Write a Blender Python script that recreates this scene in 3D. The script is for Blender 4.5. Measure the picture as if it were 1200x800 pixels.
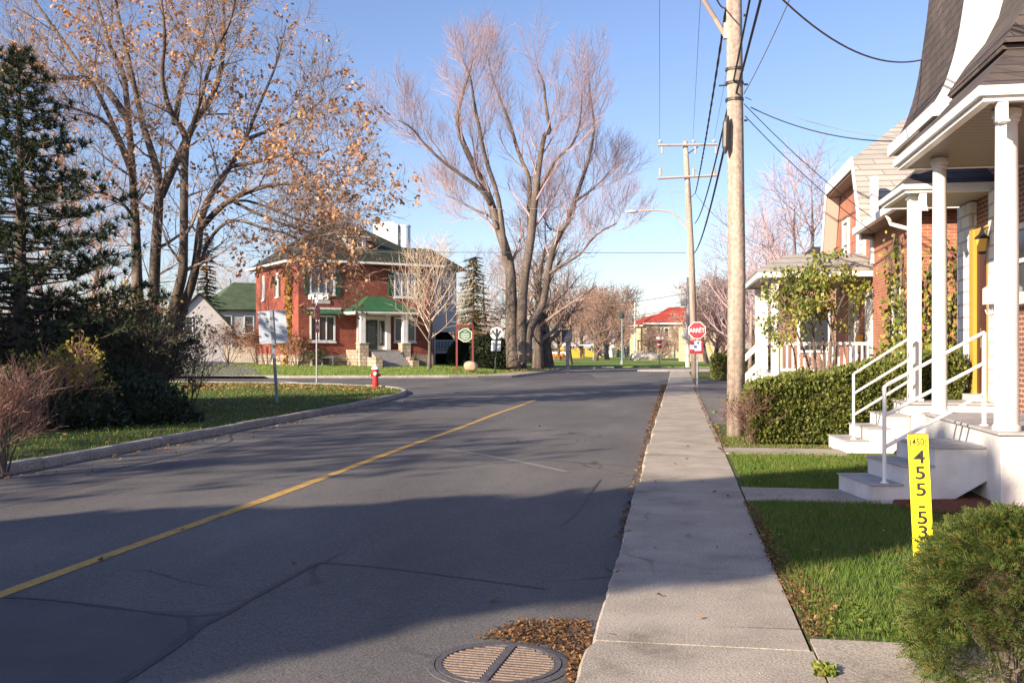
import bpy, bmesh, math, random
from mathutils import Vector, Matrix, noise
for o in list(bpy.data.objects): bpy.data.objects.remove(o)
S = bpy.context.scene; COL = S.collection
PI = math.pi; rad = math.radians
# ------------------------------------------------------------------ camera
F_PX = 1150.0; CX = 600.0; HY = 407.0; EYE = 1.6; YAW = rad(9.63)
cs, sn = math.cos(YAW), math.sin(YAW)
cam = bpy.data.objects.new('camera', bpy.data.cameras.new('camera')); COL.objects.link(cam)
cam.location = (0, 0, EYE); cam.rotation_euler = (PI/2, 0, YAW)
cam.data.sensor_width = 36; cam.data.lens = F_PX/1200*36; cam.data.shift_y = 7/1200
cam.data.clip_start = 0.05; cam.data.clip_end = 3000
S.camera = cam
# ------------------------------------------------------------------ light
SUN_EL = rad(20.5)
sx, sy = 0.607, 0.795                     # horizontal direction the light travels
w = bpy.data.worlds.new('World'); S.world = w; w.use_nodes = True
nt = w.node_tree; bg = nt.nodes['Background']
sky = nt.nodes.new('ShaderNodeTexSky'); sky.sky_type = 'NISHITA'; sky.sun_disc = False
sky.sun_elevation = SUN_EL; sky.sun_rotation = math.atan2(-sx, -sy)
sky.air_density = 1.0; sky.dust_density = 0.6; sky.ozone_density = 1.6
tint = nt.nodes.new('ShaderNodeMix'); tint.data_type = 'RGBA'; tint.blend_type = 'MULTIPLY'; tint.inputs[0].default_value = 1.0; tint.inputs[7].default_value = (1.0, .985, 1.18, 1)
nt.links.new(sky.outputs[0], tint.inputs[6]); nt.links.new(tint.outputs[2], bg.inputs[0]); bg.inputs[1].default_value = 0.081
sl = bpy.data.lights.new('sun', 'SUN'); sl.energy = 5.0; sl.angle = rad(0.55); sl.color = (1.0, 0.83, 0.63)
so = bpy.data.objects.new('sun', sl); COL.objects.link(so)
so.rotation_euler = Vector((sx*math.cos(SUN_EL), sy*math.cos(SUN_EL), -math.sin(SUN_EL))).to_track_quat('-Z', 'Y').to_euler()
so.location = (-20, -20, 30)
S.view_settings.view_transform = 'Standard'; S.view_settings.look = 'None'
S.view_settings.exposure = 1.12; S.view_settings.gamma = 1.0; S.view_settings.use_curve_mapping = False
S.render.engine = 'CYCLES'
S.cycles.max_bounces = 5; S.cycles.transparent_max_bounces = 6

# ------------------------------------------------------------------ placement: where a point d metres ahead lies
def W(lat, d, z=0.0): return Vector((cs*lat - sn*d, sn*lat + cs*d, z))
def P(px, py, d): return W((px-CX)/F_PX*d, d, EYE + (HY-py)/F_PX*d)
def G(px, py, z=0.0): return P(px, py, (EYE-z)*F_PX/(py-HY))
def yaw_to(p): return math.atan2(p[1], p[0]) - PI/2       # local -Y looks back along the line of sight
# ------------------------------------------------------------------ materials
MATS = {}
def nodes(name):
    m = bpy.data.materials.new(name); m.use_nodes = True
    return m, m.node_tree, m.node_tree.nodes['Principled BSDF']
def nd(t, kind, **k):
    n = t.nodes.new(kind)
    for a, v in k.items(): setattr(n, a, v)
    return n
def mat(name, c, rough=0.7, c2=None, scale=4.0, bump=0.0, bscale=30.0, metal=0.0, island=None, detail=6, spec=0.5, trans=0.0):
    if name in MATS: return MATS[name]
    m, t, b = nodes(name); L = t.links.new
    b.inputs['Roughness'].default_value = rough; b.inputs['Metallic'].default_value = metal
    b.inputs['Specular IOR Level'].default_value = spec
    b.inputs['Base Color'].default_value = (*c, 1)
    if island:
        g = nd(t, 'ShaderNodeNewGeometry'); r = nd(t, 'ShaderNodeValToRGB')
        cols = island; r.color_ramp.interpolation = 'LINEAR'
        while len(r.color_ramp.elements) < len(cols): r.color_ramp.elements.new(0.5)
        for i, cc in enumerate(cols):
            r.color_ramp.elements[i].position = i/(len(cols)-1); r.color_ramp.elements[i].color = (*cc, 1)
        L(g.outputs['Random Per Island'], r.inputs[0]); L(r.outputs[0], b.inputs['Base Color'])
    elif c2:
        tc = nd(t, 'ShaderNodeTexCoord'); n = nd(t, 'ShaderNodeTexNoise'); n.inputs['Scale'].default_value = scale; n.inputs['Detail'].default_value = detail
        r = nd(t, 'ShaderNodeValToRGB'); r.color_ramp.elements[0].position = .3; r.color_ramp.elements[1].position = .7
        r.color_ramp.elements[0].color = (*c, 1); r.color_ramp.elements[1].color = (*c2, 1)
        L(tc.outputs['Object'], n.inputs['Vector']); L(n.outputs[0], r.inputs[0]); L(r.outputs[0], b.inputs['Base Color'])
    if bump:
        tc = nd(t, 'ShaderNodeTexCoord'); n = nd(t, 'ShaderNodeTexNoise'); n.inputs['Scale'].default_value = bscale; n.inputs['Detail'].default_value = 8
        bp = nd(t, 'ShaderNodeBump'); bp.inputs['Strength'].default_value = bump; bp.inputs['Distance'].default_value = .02
        L(tc.outputs['Object'], n.inputs['Vector']); L(n.outputs[0], bp.inputs['Height']); L(bp.outputs[0], b.inputs['Normal'])
    if trans:
        tr = nd(t, 'ShaderNodeBsdfTranslucent'); mx = nd(t, 'ShaderNodeMixShader'); mx.inputs[0].default_value = trans
        src = b.inputs['Base Color'].links[0].from_socket if b.inputs['Base Color'].links else None
        if src: L(src, tr.inputs[0])
        else: tr.inputs[0].default_value = (*c, 1)
        L(b.outputs[0], mx.inputs[1]); L(tr.outputs[0], mx.inputs[2]); L(mx.outputs[0], t.nodes['Material Output'].inputs[0])
    MATS[name] = m; return m
def mat_brick(name, c1, c2, mortar, bw=.21, bh=.07, ms=.012, rough=.85, bump=.35, offset=.5, wear=.25, squash=1.0, alongx=False):
    if name in MATS: return MATS[name]
    m, t, b = nodes(name); L = t.links.new
    tc = nd(t, 'ShaderNodeTexCoord'); sp = nd(t, 'ShaderNodeSeparateXYZ'); ad = nd(t, 'ShaderNodeMath'); cb = nd(t, 'ShaderNodeCombineXYZ')
    L(tc.outputs['Object'], sp.inputs[0]); L(sp.outputs[0], ad.inputs[0]); L(sp.outputs[1], ad.inputs[1])
    L(ad.outputs[0], cb.inputs[0]); L(sp.outputs[2], cb.inputs[1])
    br = nd(t, 'ShaderNodeTexBrick'); br.offset = offset
    br.inputs['Scale'].default_value = 1; br.inputs['Brick Width'].default_value = bw; br.inputs['Row Height'].default_value = bh
    br.inputs['Mortar Size'].default_value = ms; br.inputs['Mortar Smooth'].default_value = .1; br.inputs['Bias'].default_value = 0
    br.inputs['Color1'].default_value = (*c1, 1); br.inputs['Color2'].default_value = (*c2, 1); br.inputs['Mortar'].default_value = (*mortar, 1)
    L(cb.outputs[0], br.inputs['Vector'])
    n = nd(t, 'ShaderNodeTexNoise'); n.inputs['Scale'].default_value = 1.3; n.inputs['Detail'].default_value = 8; L(tc.outputs['Object'], n.inputs['Vector'])
    mr = nd(t, 'ShaderNodeMapRange'); mr.inputs[1].default_value = .3; mr.inputs[2].default_value = .7; mr.inputs[3].default_value = 1-wear; mr.inputs[4].default_value = 1+wear
    L(n.outputs[0], mr.inputs[0])
    hs = nd(t, 'ShaderNodeHueSaturation'); L(mr.outputs[0], hs.inputs['Value']); L(br.outputs[0], hs.inputs['Color']); L(hs.outputs[0], b.inputs['Base Color'])
    bp = nd(t, 'ShaderNodeBump'); bp.inputs['Strength'].default_value = bump; bp.inputs['Distance'].default_value = .01; bp.invert = True
    L(br.outputs['Fac'], bp.inputs['Height']); L(bp.outputs[0], b.inputs['Normal'])
    b.inputs['Roughness'].default_value = rough
    MATS[name] = m; return m
def mat_lines(name, c1, c2, period=.12, axis=2, rough=.6, bump=.5, duty=.12):
    """boards: a thin groove every `period` metres along one object axis"""
    if name in MATS: return MATS[name]
    m, t, b = nodes(name); L = t.links.new
    tc = nd(t, 'ShaderNodeTexCoord'); sp = nd(t, 'ShaderNodeSeparateXYZ'); L(tc.outputs['Object'], sp.inputs[0])
    dv = nd(t, 'ShaderNodeMath', operation='DIVIDE'); dv.inputs[1].default_value = period; L(sp.outputs[axis], dv.inputs[0])
    fr = nd(t, 'ShaderNodeMath', operation='FRACT'); L(dv.outputs[0], fr.inputs[0])
    r = nd(t, 'ShaderNodeValToRGB'); e = r.color_ramp.elements
    e[0].position = 0; e[0].color = (*c2, 1); e[1].position = duty; e[1].color = (*c1, 1); L(fr.outputs[0], r.inputs[0])
    n = nd(t, 'ShaderNodeTexNoise'); n.inputs['Scale'].default_value = 2; n.inputs['Detail'].default_value = 8; L(tc.outputs['Object'], n.inputs['Vector'])
    mr = nd(t, 'ShaderNodeMapRange'); mr.inputs[3].default_value = .85; mr.inputs[4].default_value = 1.12; L(n.outputs[0], mr.inputs[0])
    hs = nd(t, 'ShaderNodeHueSaturation'); L(mr.outputs[0], hs.inputs['Value']); L(r.outputs[0], hs.inputs['Color']); L(hs.outputs[0], b.inputs['Base Color'])
    bp = nd(t, 'ShaderNodeBump'); bp.inputs['Strength'].default_value = bump; bp.inputs['Distance'].default_value = .015; L(r.outputs[0], bp.inputs['Height']); L(bp.outputs[0], b.inputs['Normal'])
    b.inputs['Roughness'].default_value = rough; MATS[name] = m; return m
def mat_ground(name, big, small, stops, bs=.35, ss=40, bump=.3, rough=.9, stretch=None, cracks=None, spec=.3):
    """big patches + fine grain, both as colour variations of the surface itself"""
    if name in MATS: return MATS[name]
    m, t, b = nodes(name); L = t.links.new
    tc = nd(t, 'ShaderNodeTexCoord'); src = tc.outputs['Object']
    mp = nd(t, 'ShaderNodeMapping'); L(src, mp.inputs[0])
    if stretch: mp.inputs['Scale'].default_value = stretch
    n1 = nd(t, 'ShaderNodeTexNoise'); n1.inputs['Scale'].default_value = bs; n1.inputs['Detail'].default_value = 8; n1.inputs['Roughness'].default_value = .6; L(mp.outputs[0], n1.inputs['Vector'])
    n2 = nd(t, 'ShaderNodeTexNoise'); n2.inputs['Scale'].default_value = ss; n2.inputs['Detail'].default_value = 4; L(src, n2.inputs['Vector'])
    r = nd(t, 'ShaderNodeValToRGB')
    while len(r.color_ramp.elements) < len(stops): r.color_ramp.elements.new(.5)
    for i, (p, c) in enumerate(stops): r.color_ramp.elements[i].position = p; r.color_ramp.elements[i].color = (*c, 1)
    L(n1.outputs[0], r.inputs[0])
    mr = nd(t, 'ShaderNodeMapRange'); mr.inputs[1].default_value = .3; mr.inputs[2].default_value = .7; mr.inputs[3].default_value = 1-small; mr.inputs[4].default_value = 1+small
    L(n2.outputs[0], mr.inputs[0])
    hs = nd(t, 'ShaderNodeHueSaturation'); L(mr.outputs[0], hs.inputs['Value']); L(r.outputs[0], hs.inputs['Color']); out = hs.outputs[0]
    if cracks:
        sc, wd, cc = cracks
        nn = nd(t, 'ShaderNodeTexNoise'); nn.inputs['Scale'].default_value = 1.2; nn.inputs['Detail'].default_value = 5; L(src, nn.inputs['Vector'])
        mxv = nd(t, 'ShaderNodeMix', data_type='VECTOR'); mxv.inputs[0].default_value = .35; L(src, mxv.inputs[4]); L(nn.outputs['Color'], mxv.inputs[5])
        v = nd(t, 'ShaderNodeTexVoronoi', feature='DISTANCE_TO_EDGE'); v.inputs['Scale'].default_value = sc; L(mxv.outputs[1], v.inputs['Vector'])
        lt = nd(t, 'ShaderNodeMapRange'); lt.inputs[1].default_value = 0; lt.inputs[2].default_value = wd; lt.inputs[3].default_value = .75; lt.inputs[4].default_value = 0; L(v.outputs[0], lt.inputs[0])
        n3 = nd(t, 'ShaderNodeTexNoise'); n3.inputs['Scale'].default_value = .5; L(src, n3.inputs['Vector'])
        gt = nd(t, 'ShaderNodeMapRange'); gt.inputs[1].default_value = .5; gt.inputs[2].default_value = .62; L(n3.outputs[0], gt.inputs[0])
        mu = nd(t, 'ShaderNodeMath', operation='MULTIPLY'); L(lt.outputs[0], mu.inputs[0]); L(gt.outputs[0], mu.inputs[1])
        mx = nd(t, 'ShaderNodeMix', data_type='RGBA'); L(mu.outputs[0], mx.inputs[0]); L(out, mx.inputs[6]); mx.inputs[7].default_value = (*cc, 1); out = mx.outputs[2]
    L(out, b.inputs['Base Color'])
    bp = nd(t, 'ShaderNodeBump'); bp.inputs['Strength'].default_value = bump; bp.inputs['Distance'].default_value = .02; L(n2.outputs[0], bp.inputs['Height']); L(bp.outputs[0], b.inputs['Normal'])
    b.inputs['Roughness'].default_value = rough; b.inputs['Specular IOR Level'].default_value = spec
    MATS[name] = m; return m
# ------------------------------------------------------------------ mesh building
def lin(a, b, t): return a + (b-a)*t
class MB:
    def __init__(s): s.v = []; s.f = []
    def add(s, vs, fs):
        n = len(s.v); s.v.extend(vs); s.f.extend([tuple(i+n for i in f) for f in fs])
    def box(s, x0, x1, y0, y1, z0, z1, M=None):
        vs = [Vector((x, y, z)) for z in (z0, z1) for y in (y0, y1) for x in (x0, x1)]
        if M: vs = [M @ v for v in vs]
        s.add(vs, [(0,2,3,1),(4,5,7,6),(0,1,5,4),(2,6,7,3),(0,4,6,2),(1,3,7,5)]); return s
    def wbox(s, face, pos, u0, u1, w0, w1, z0, z1):
        """a box on a wall: u along it, w outwards"""
        if face == '-y': return s.box(u0, u1, pos-w1, pos-w0, z0, z1)
        if face == '+y': return s.box(u0, u1, pos+w0, pos+w1, z0, z1)
        if face == '-x': return s.box(pos-w1, pos-w0, u0, u1, z0, z1)
        return s.box(pos+w0, pos+w1, u0, u1, z0, z1)
    def tube(s, pts, rs, n=6, cap=True):
        pts = [Vector(p) for p in pts]
        if not hasattr(rs, '__len__'): rs = [rs]*len(pts)
        base = len(s.v); up = None; vs = []; fs = []
        for i, p in enumerate(pts):
            a = pts[max(0, i-1)]; b = pts[min(len(pts)-1, i+1)]; d = (b-a)
            if d.length < 1e-9: d = Vector((0, 0, 1))
            d.normalize()
            if up is None: up = Vector((1, 0, 0)) if abs(d.x) < .8 else Vector((0, 1, 0))
            u = (up - d*up.dot(d))
            if u.length < 1e-6: u = d.orthogonal()
            u.normalize(); up = u; q = d.cross(u)
            for k in range(n):
                a_ = 2*PI*k/n; vs.append(p + (u*math.cos(a_) + q*math.sin(a_))*rs[i])
        for i in range(len(pts)-1):
            for k in range(n):
                a0 = i*n+k; a1 = i*n+(k+1) % n; fs.append((a0, a1, a1+n, a0+n))
        if cap and n > 3: fs.append(tuple(range(n-1, -1, -1))); fs.append(tuple(range((len(pts)-1)*n, len(pts)*n)))
        s.add(vs, fs); return s
    def lathe(s, prof, n=16, c=(0, 0, 0), M=None):
        """prof: (radius, z) from bottom to top"""
        vs = []; fs = []
        for r, z in prof:
            for k in range(n): vs.append(Vector((c[0]+r*math.cos(2*PI*k/n), c[1]+r*math.sin(2*PI*k/n), c[2]+z)))
        for i in range(len(prof)-1):
            for k in range(n): fs.append((i*n+k, i*n+(k+1) % n, (i+1)*n+(k+1) % n, (i+1)*n+k))
        fs.append(tuple(range(n-1, -1, -1))); fs.append(tuple(range((len(prof)-1)*n, len(prof)*n)))
        if M: vs = [M @ v for v in vs]
        s.add(vs, fs); return s
    def prism(s, poly, a, b):
        """poly: list of 3D points, extruded from offset a to offset b"""
        a = Vector(a); b = Vector(b); n = len(poly); poly = [Vector(p) for p in poly]
        s.add([p+a for p in poly] + [p+b for p in poly], [tuple(range(n-1, -1, -1)), tuple(range(n, 2*n))] + [(i, (i+1) % n, n+(i+1) % n, n+i) for i in range(n)]); return s
    def slab(s, poly, z0, z1): return s.prism([(p[0], p[1], 0) for p in poly], (0, 0, z0), (0, 0, z1))
    def face(s, *pts): s.add([Vector(p) for p in pts], [tuple(range(len(pts)))]); return s
    def plate(s, pts, t):
        """a flat polygon with thickness t, below its given face"""
        pts = [Vector(p) for p in pts]; n = Vector((0, 0, 0))
        for i in range(len(pts)):
            a, b = pts[i], pts[(i+1) % len(pts)]; n += a.cross(b)
        n.normalize()
        if n.z < 0: pts.reverse(); n = -n
        return s.prism(pts, -n*t, (0, 0, 0))
    def blob(s, c, r, seed=0, amp=.2, sub=3, squash=(1, 1, 1)):
        bm = bmesh.new(); bmesh.ops.create_icosphere(bm, subdivisions=sub, radius=1)
        vs = []
        for v in bm.verts:
            k = 1 + amp*noise.noise(v.co*1.3 + Vector((seed*7.1, seed*3.3, 0)))*2
            vs.append(Vector((c[0]+v.co.x*r*k*squash[0], c[1]+v.co.y*r*k*squash[1], c[2]+v.co.z*r*k*squash[2])))
        s.add(vs, [tuple(v.index for v in f.verts) for f in bm.faces]); bm.free(); return s
    def build(s, name, m, parent=None, world=False, smooth=False, bevel=0):
        me = bpy.data.meshes.new(name)
        vs = s.v
        if world and parent is not None:
            Mi = frame(parent).inverted(); vs = [Mi @ v for v in vs]
        me.from_pydata([tuple(v) for v in vs], [], s.f)
        me.update()
        o = bpy.data.objects.new(name, me); COL.objects.link(o)
        for mm in (m if isinstance(m, (list, tuple)) else [m]): me.materials.append(mm)
        if smooth:
            me.polygons.foreach_set('use_smooth', [True]*len(me.polygons))
        if parent is not None: o.parent = parent
        if bevel:
            b = o.modifiers.new('b', 'BEVEL'); b.width = bevel; b.segments = 2; b.limit_method = 'ANGLE'; b.angle_limit = rad(50)
        return o
FR = {}
def frame(o):
    while o is not None and o.name not in FR: o = o.parent
    return FR[o.name] if o is not None else Matrix.Identity(4)
def tag(o, label, cat, group=None):
    o['label'] = label; o['category'] = cat
    if group: o['group'] = group
    return o
def thing(name, loc, rz, label, cat, group=None, rot=None):
    o = bpy.data.objects.new(name, None); COL.objects.link(o); o.empty_display_size = .1
    o.location = loc; o.rotation_euler = rot or (0, 0, rz)
    FR[o.name] = Matrix.LocRotScale(Vector(loc), o.rotation_euler, None)
    return tag(o, label, cat, group)
def struct(o): o['kind'] = 'structure'; return o
def stuff(o): o['kind'] = 'stuff'; return o
def text(s, size, M, m, parent, name, depth=.002, squash=1.0, bold=.0):
    cu = bpy.data.curves.new(name, 'FONT'); cu.body = s; cu.size = size; cu.align_x = 'CENTER'; cu.align_y = 'CENTER'; cu.extrude = depth; cu.offset = bold
    t = bpy.data.objects.new('tmp', cu); COL.objects.link(t)
    me = bpy.data.meshes.new_from_object(t.evaluated_get(bpy.context.evaluated_depsgraph_get()))
    bpy.data.objects.remove(t); me.name = name
    me.transform(M @ Matrix.Diagonal((squash, 1, 1, 1)))
    me.materials.clear(); me.materials.append(m)
    o = bpy.data.objects.new(name, me); COL.objects.link(o); o.parent = parent; return o
FACE = Matrix.Rotation(PI/2, 4, 'X')         # text standing up, readable from local -Y
RX = Vector
def rv(r): return Vector((r.uniform(-1, 1), r.uniform(-1, 1), r.uniform(-1, 1)))
def leaf(mb, p, s, r, n=None, lean=None):
    a = rv(r).normalized(); b = a.orthogonal() if lean is None else lean.copy(); b = (b + rv(r)*.6).normalized(); c = a.cross(b)
    if c.length < 1e-4: return
    c.normalize(); l = s*r.uniform(.7, 1.3); k = l*.36
    mb.add([p, p + b*l*.5 + c*k, p + b*l, p + b*l*.5 - c*k], [(0, 1, 2, 3)])
# ------------------------------------------------------------------ trees
def grow(mt, mc, p, d, L, r, lvl, cfg, rg, tips):
    ns = cfg['seg'][lvl]; pts = [p.copy()]; rs = [r]; dd = d.copy()
    for i in range(ns):
        dd = (dd + rv(rg)*cfg['wig'] + Vector((0, 0, cfg['up']))).normalized(); p = p + dd*(L/ns); pts.append(p); rs.append(r*(1-(i+1)/ns*.75))
    (mt if lvl < cfg.get('tl', 1) else mc).tube(pts, rs, 7 if r > .12 else 5 if r > .05 else 3, cap=False)
    kids(mt, mc, pts, rs, lvl, L, cfg, rg, tips, cfg['t0'])
    if lvl >= cfg['max']: tips.append((pts[-1], dd, pts[len(pts)//2]))
def kids(mt, mc, pts, rs, lvl, L, cfg, rg, tips, t0=.2):
    if lvl >= cfg['max']: return
    n = cfg['n'][lvl]; m = len(pts)-1
    for k in range(n):
        t = lin(t0, 1.0, (k+rg.random())/n); i = min(int(t*m), m-1); f = t*m-i
        q = pts[i].lerp(pts[i+1], f); ax = (pts[i+1]-pts[i]).normalized()
        side = ax.orthogonal(); side.rotate(Matrix.Rotation(k*2.4+rg.uniform(-.5, .5), 3, ax).to_quaternion())
        a = cfg['ang']*rg.uniform(.7, 1.25)*(1-.35*t); d = (ax*math.cos(a) + side*math.sin(a)).normalized()
        ln = cfg['len'][lvl]*rg.uniform(.65, 1.25)*(1.1-.45*t)
        grow(mt, mc, q, d, ln, max(lin(rs[i], rs[i+1], f)*cfg.get('rk', .5), cfg['rmin']*(1.6 if lvl < cfg['max']-1 else 1)) if not cfg.get('rr') else cfg['rr'][lvl]*rg.uniform(.8, 1.2), lvl+1, cfg, rg, tips)
def smooth_line(pts, k=3):
    """Catmull-Rom through the points"""
    pts = [Vector(p) for p in pts]; o = []
    for i in range(len(pts)-1):
        p0 = pts[max(0, i-1)]; p1 = pts[i]; p2 = pts[i+1]; p3 = pts[min(len(pts)-1, i+2)]
        for j in range(k):
            t = j/k; o.append(.5*((2*p1) + (p2-p0)*t + (2*p0-5*p1+4*p2-p3)*t*t + (3*p1-p0-3*p2+p3)*t**3))
    o.append(pts[-1]); return o
def traced_tree(name, label, base_px, d, limbs, cfg, seed, bark, twig, leafm=None, leafs=0, leafsize=.12, dvar=2.0, keep=None, lbl='tree'):
    rg = random.Random(seed); base = G(*base_px) if d is None else P(base_px[0], base_px[1], d)
    t = thing(name, base, 0, label, lbl); mt = MB(); mc = MB(); tips = []
    for pl, r0, r1, dd in limbs:
        n = len(pl); pts = [P(x, y, d + dd*(i/(n-1)) + (rg.uniform(-.15, .15) if 0 < i else 0)) for i, (x, y) in enumerate(pl)]
        sm = smooth_line(pts, 3); m = len(sm); rs = [lin(r0, r1, (i/(m-1))**.8) for i in range(m)]
        mt.tube(sm, rs, 9)
        kids(mt, mc, sm, rs, 0, 0, cfg, rg, tips, cfg['tt'])
    mt.build('trunk', bark, t, world=True, smooth=True); mc.build('crown', twig, t, world=True)
    if leafm:
        ml = MB(); rg.shuffle(tips); c = 0
        for tp, dr, mid in tips:
            if keep and rg.random() > keep(tp): continue
            for k in range(rg.randint(3, 8)):
                leaf(ml, tp.lerp(mid, rg.random())+rv(rg)*.09, leafsize, rg, lean=Vector((0, 0, -.6))+dr*.5); c += 1
            if c > leafs: break
        ml.build('foliage', leafm, t, world=True)
    return t
def bare_tree(name, label, base, H, seed, bark, twig, spread=.9, r=None, cfg=None, group=None, leafm=None, leafs=0, leafsize=.1, clear=.22, cat='tree', stems=1):
    rg = random.Random(seed); t = thing(name, base, rg.uniform(0, 6), label, cat, group); mt = MB(); mc = MB(); tips = []
    r = r or H*.022
    c = dict(seg=[4, 4, 3, 2], wig=.16, up=.10, ang=.85*spread, n=[11, 7, 6, 0], len=[H*.42, H*.2, H*.1, H*.06], rmin=H*.0009, tt=clear, t0=.25, max=3, rk=.55)
    if cfg: c.update(cfg)
    for s in range(stems):
        p = Vector((rg.uniform(-.1, .1)*(stems > 1), rg.uniform(-.1, .1)*(stems > 1), 0)); pts = [p]; d = Vector((rg.uniform(-.25, .25), rg.uniform(-.25, .25), 1))*1.0 if stems > 1 else Vector((0, 0, 1))
        for i in range(6):
            d = (d + rv(rg)*.09 + Vector((0, 0, .08))).normalized(); p = p + d*(H*.8/6); pts.append(p)
        rs = [r*(1.25 if i == 0 else 1-.86*i/6) for i in range(7)]
        mt.tube(pts, rs, 8, cap=False); kids(mt, mc, pts, rs, 0, H, c, rg, tips, clear)
    mt.build('trunk', bark, t, smooth=True); mc.build('crown', twig, t)
    if leafm:
        ml = MB()
        for k in range(leafs):
            tp, dr, mid = rg.choice(tips); leaf(ml, tp.lerp(mid, rg.random())+rv(rg)*leafsize, leafsize, rg, lean=dr*.4+Vector((0, 0, -.4)))
        ml.build('foliage', leafm, t)
    return t
def conifer(name, label, base, H, R, seed, leafm, bark, dens=1.0, droop=.25, group=None, z0=.06, taper=1.0, needle=.22, cat='tree'):
    rg = random.Random(seed); t = thing(name, base, 0, label, cat, group); mt = MB(); ml = MB()
    mt.tube([(0, 0, 0), (0, 0, H*.5), (0, 0, H*.97)], [H*.018, H*.011, .01], 7, cap=False)
    z = H*z0
    while z < H*.985:
        f = 1-z/H; rr = R*(f**taper)*rg.uniform(.8, 1.12)+.08; nb = max(4, int(8*dens*(0.5+.6*f)))
        a0 = rg.uniform(0, 6)
        for k in range(nb):
            a = a0+2*PI*k/nb+rg.uniform(-.25, .25); L = rr*rg.uniform(.7, 1.1); o = Vector((math.cos(a), math.sin(a), 0)); sd = Vector((-o.y, o.x, 0))
            zz = z+rg.uniform(-.1, .1); tip = o*L + Vector((0, 0, zz - droop*L*rg.uniform(.5, 1.3) + .12*L))
            mt.tube([(0, 0, zz), Vector((0, 0, zz)).lerp(tip, .5)+Vector((0, 0, -.03*L)), tip], [.012+.012*f, .012, .004], 3, cap=False)
            m = max(3, int(L/(needle*.42)*dens))
            for j in range(m):
                q = (j+.6)/m; c = Vector((0, 0, zz)).lerp(tip, q); 
                wv = needle*(1.15-.5*q)
                for side in (-1, 1):
                    e = c + (o*.6+sd*side*rg.uniform(.5, 1.1))*wv*1.5 + Vector((0, 0, -rg.uniform(.1, .5)*wv))
                    n = o*wv*.30 + Vector((0, 0, rg.uniform(-.1, .1)*wv))
                    ml.add([c-n*.6, e-n*.15, e+n*.15+o*.02, c+n], [(0, 1, 2, 3)])
                e = c + Vector((0, 0, -wv*rg.uniform(.3, .8)))+o*wv*.5; ml.add([c-sd*wv*.22, e, c+sd*wv*.22], [(0, 1, 2)])
        z += H*.028/dens*(0.7+.5*f)
    mt.build('trunk', bark, t); ml.build('foliage', leafm, t); return t
def hedge_mesh(x0, x1, y0, y1, h0, h1, seed, size, n, core=.12, rough=.1, bulge=.0):
    """leafy faces spread through a clipped hedge's outer layer, over a bumpy inner body"""
    rg = random.Random(seed); ml = MB(); mcore = MB(); A = [(x1-x0)*(y1-y0), (x1-x0)*max(h0, h1), (x1-x0)*max(h0, h1), (y1-y0)*h0, (y1-y0)*h1]; T = sum(A)
    for i in range(n):
        k = rg.random()*T; u = rg.random(); v = rg.random(); dp = abs(rg.gauss(0, rough))
        for j, a in enumerate(A):
            if k < a: break
            k -= a
        x = lin(x0, x1, u); h = lin(h0, h1, u)
        if j == 0: p = Vector((x, lin(y0, y1, v), h-dp)); nn = Vector((0, 0, 1))
        elif j == 1: p = Vector((x, y0+dp, h*v)); nn = Vector((0, -1, 0))
        elif j == 2: p = Vector((x, y1-dp, h*v)); nn = Vector((0, 1, 0))
        elif j == 3: p = Vector((x0+dp, lin(y0, y1, u), h0*v)); nn = Vector((-1, 0, 0))
        else: p = Vector((x1-dp, lin(y0, y1, u), h1*v)); nn = Vector((1, 0, 0))
        b = noise.noise(p*1.7+Vector((seed, 0, 0)))*.16+noise.noise(p*5+Vector((seed, 0, 0)))*.07
        e = max(0, p.z-h*.75)/h
        p = p + nn*(b + bulge*math.sin(min(1, max(0, p.z/h))*PI)) + Vector((0, 0, -e*.1 if j else 0))
        if p.z < .03: p.z = .03
        leaf(ml, p, size, rg, lean=(nn*.7+Vector((0, 0, .6))))
    c = core
    nx = max(2, int((x1-x0)/.4))
    for i in range(nx):
        a = lin(x0+c, x1-c, i/nx); b = lin(x0+c, x1-c, (i+1)/nx); h = lin(h0, h1, (i+.5)/nx)-c-rg.uniform(0, .05)
        mcore.box(a, b-.002, y0+c+rg.uniform(0, .04), y1-c-rg.uniform(0, .04), .05, h)
    return ml, mcore
def window(parent, face, pos, u0, u1, z0, z1, cols=2, rows=1, fm=None, gm=None, fr=.09, sill=True, label=None, mull=.06):
    f = MB(); w0 = -.02; w1 = .07
    f.wbox(face, pos, u0, u0+fr, w0, w1, z0, z1).wbox(face, pos, u1-fr, u1, w0, w1, z0, z1)
    f.wbox(face, pos, u0+fr, u1-fr, w0, w1-.004, z1-fr, z1).wbox(face, pos, u0+fr, u1-fr, w0, w1-.004, z0, z0+fr)
    for i in range(1, cols):
        u = lin(u0+fr, u1-fr, i/cols); f.wbox(face, pos, u-mull/2, u+mull/2, w0, w1-.012, z0+fr, z1-fr)
    for i in range(1, rows):
        z = lin(z0+fr, z1-fr, i/rows); f.wbox(face, pos, u0+fr, u1-fr, w0, w1-.025, z-.02, z+.02)
    o = f.build('window', fm, parent)
    MB().wbox(face, pos, u0+.03, u1-.03, -.03, .015, z0+.03, z1-.03).build('pane', gm, o)
    if sill: MB().wbox(face, pos, u0-.06, u1+.06, -.02, .13, z0-.09, z0-.003).build('sill', fm, o)
    return o
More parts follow.
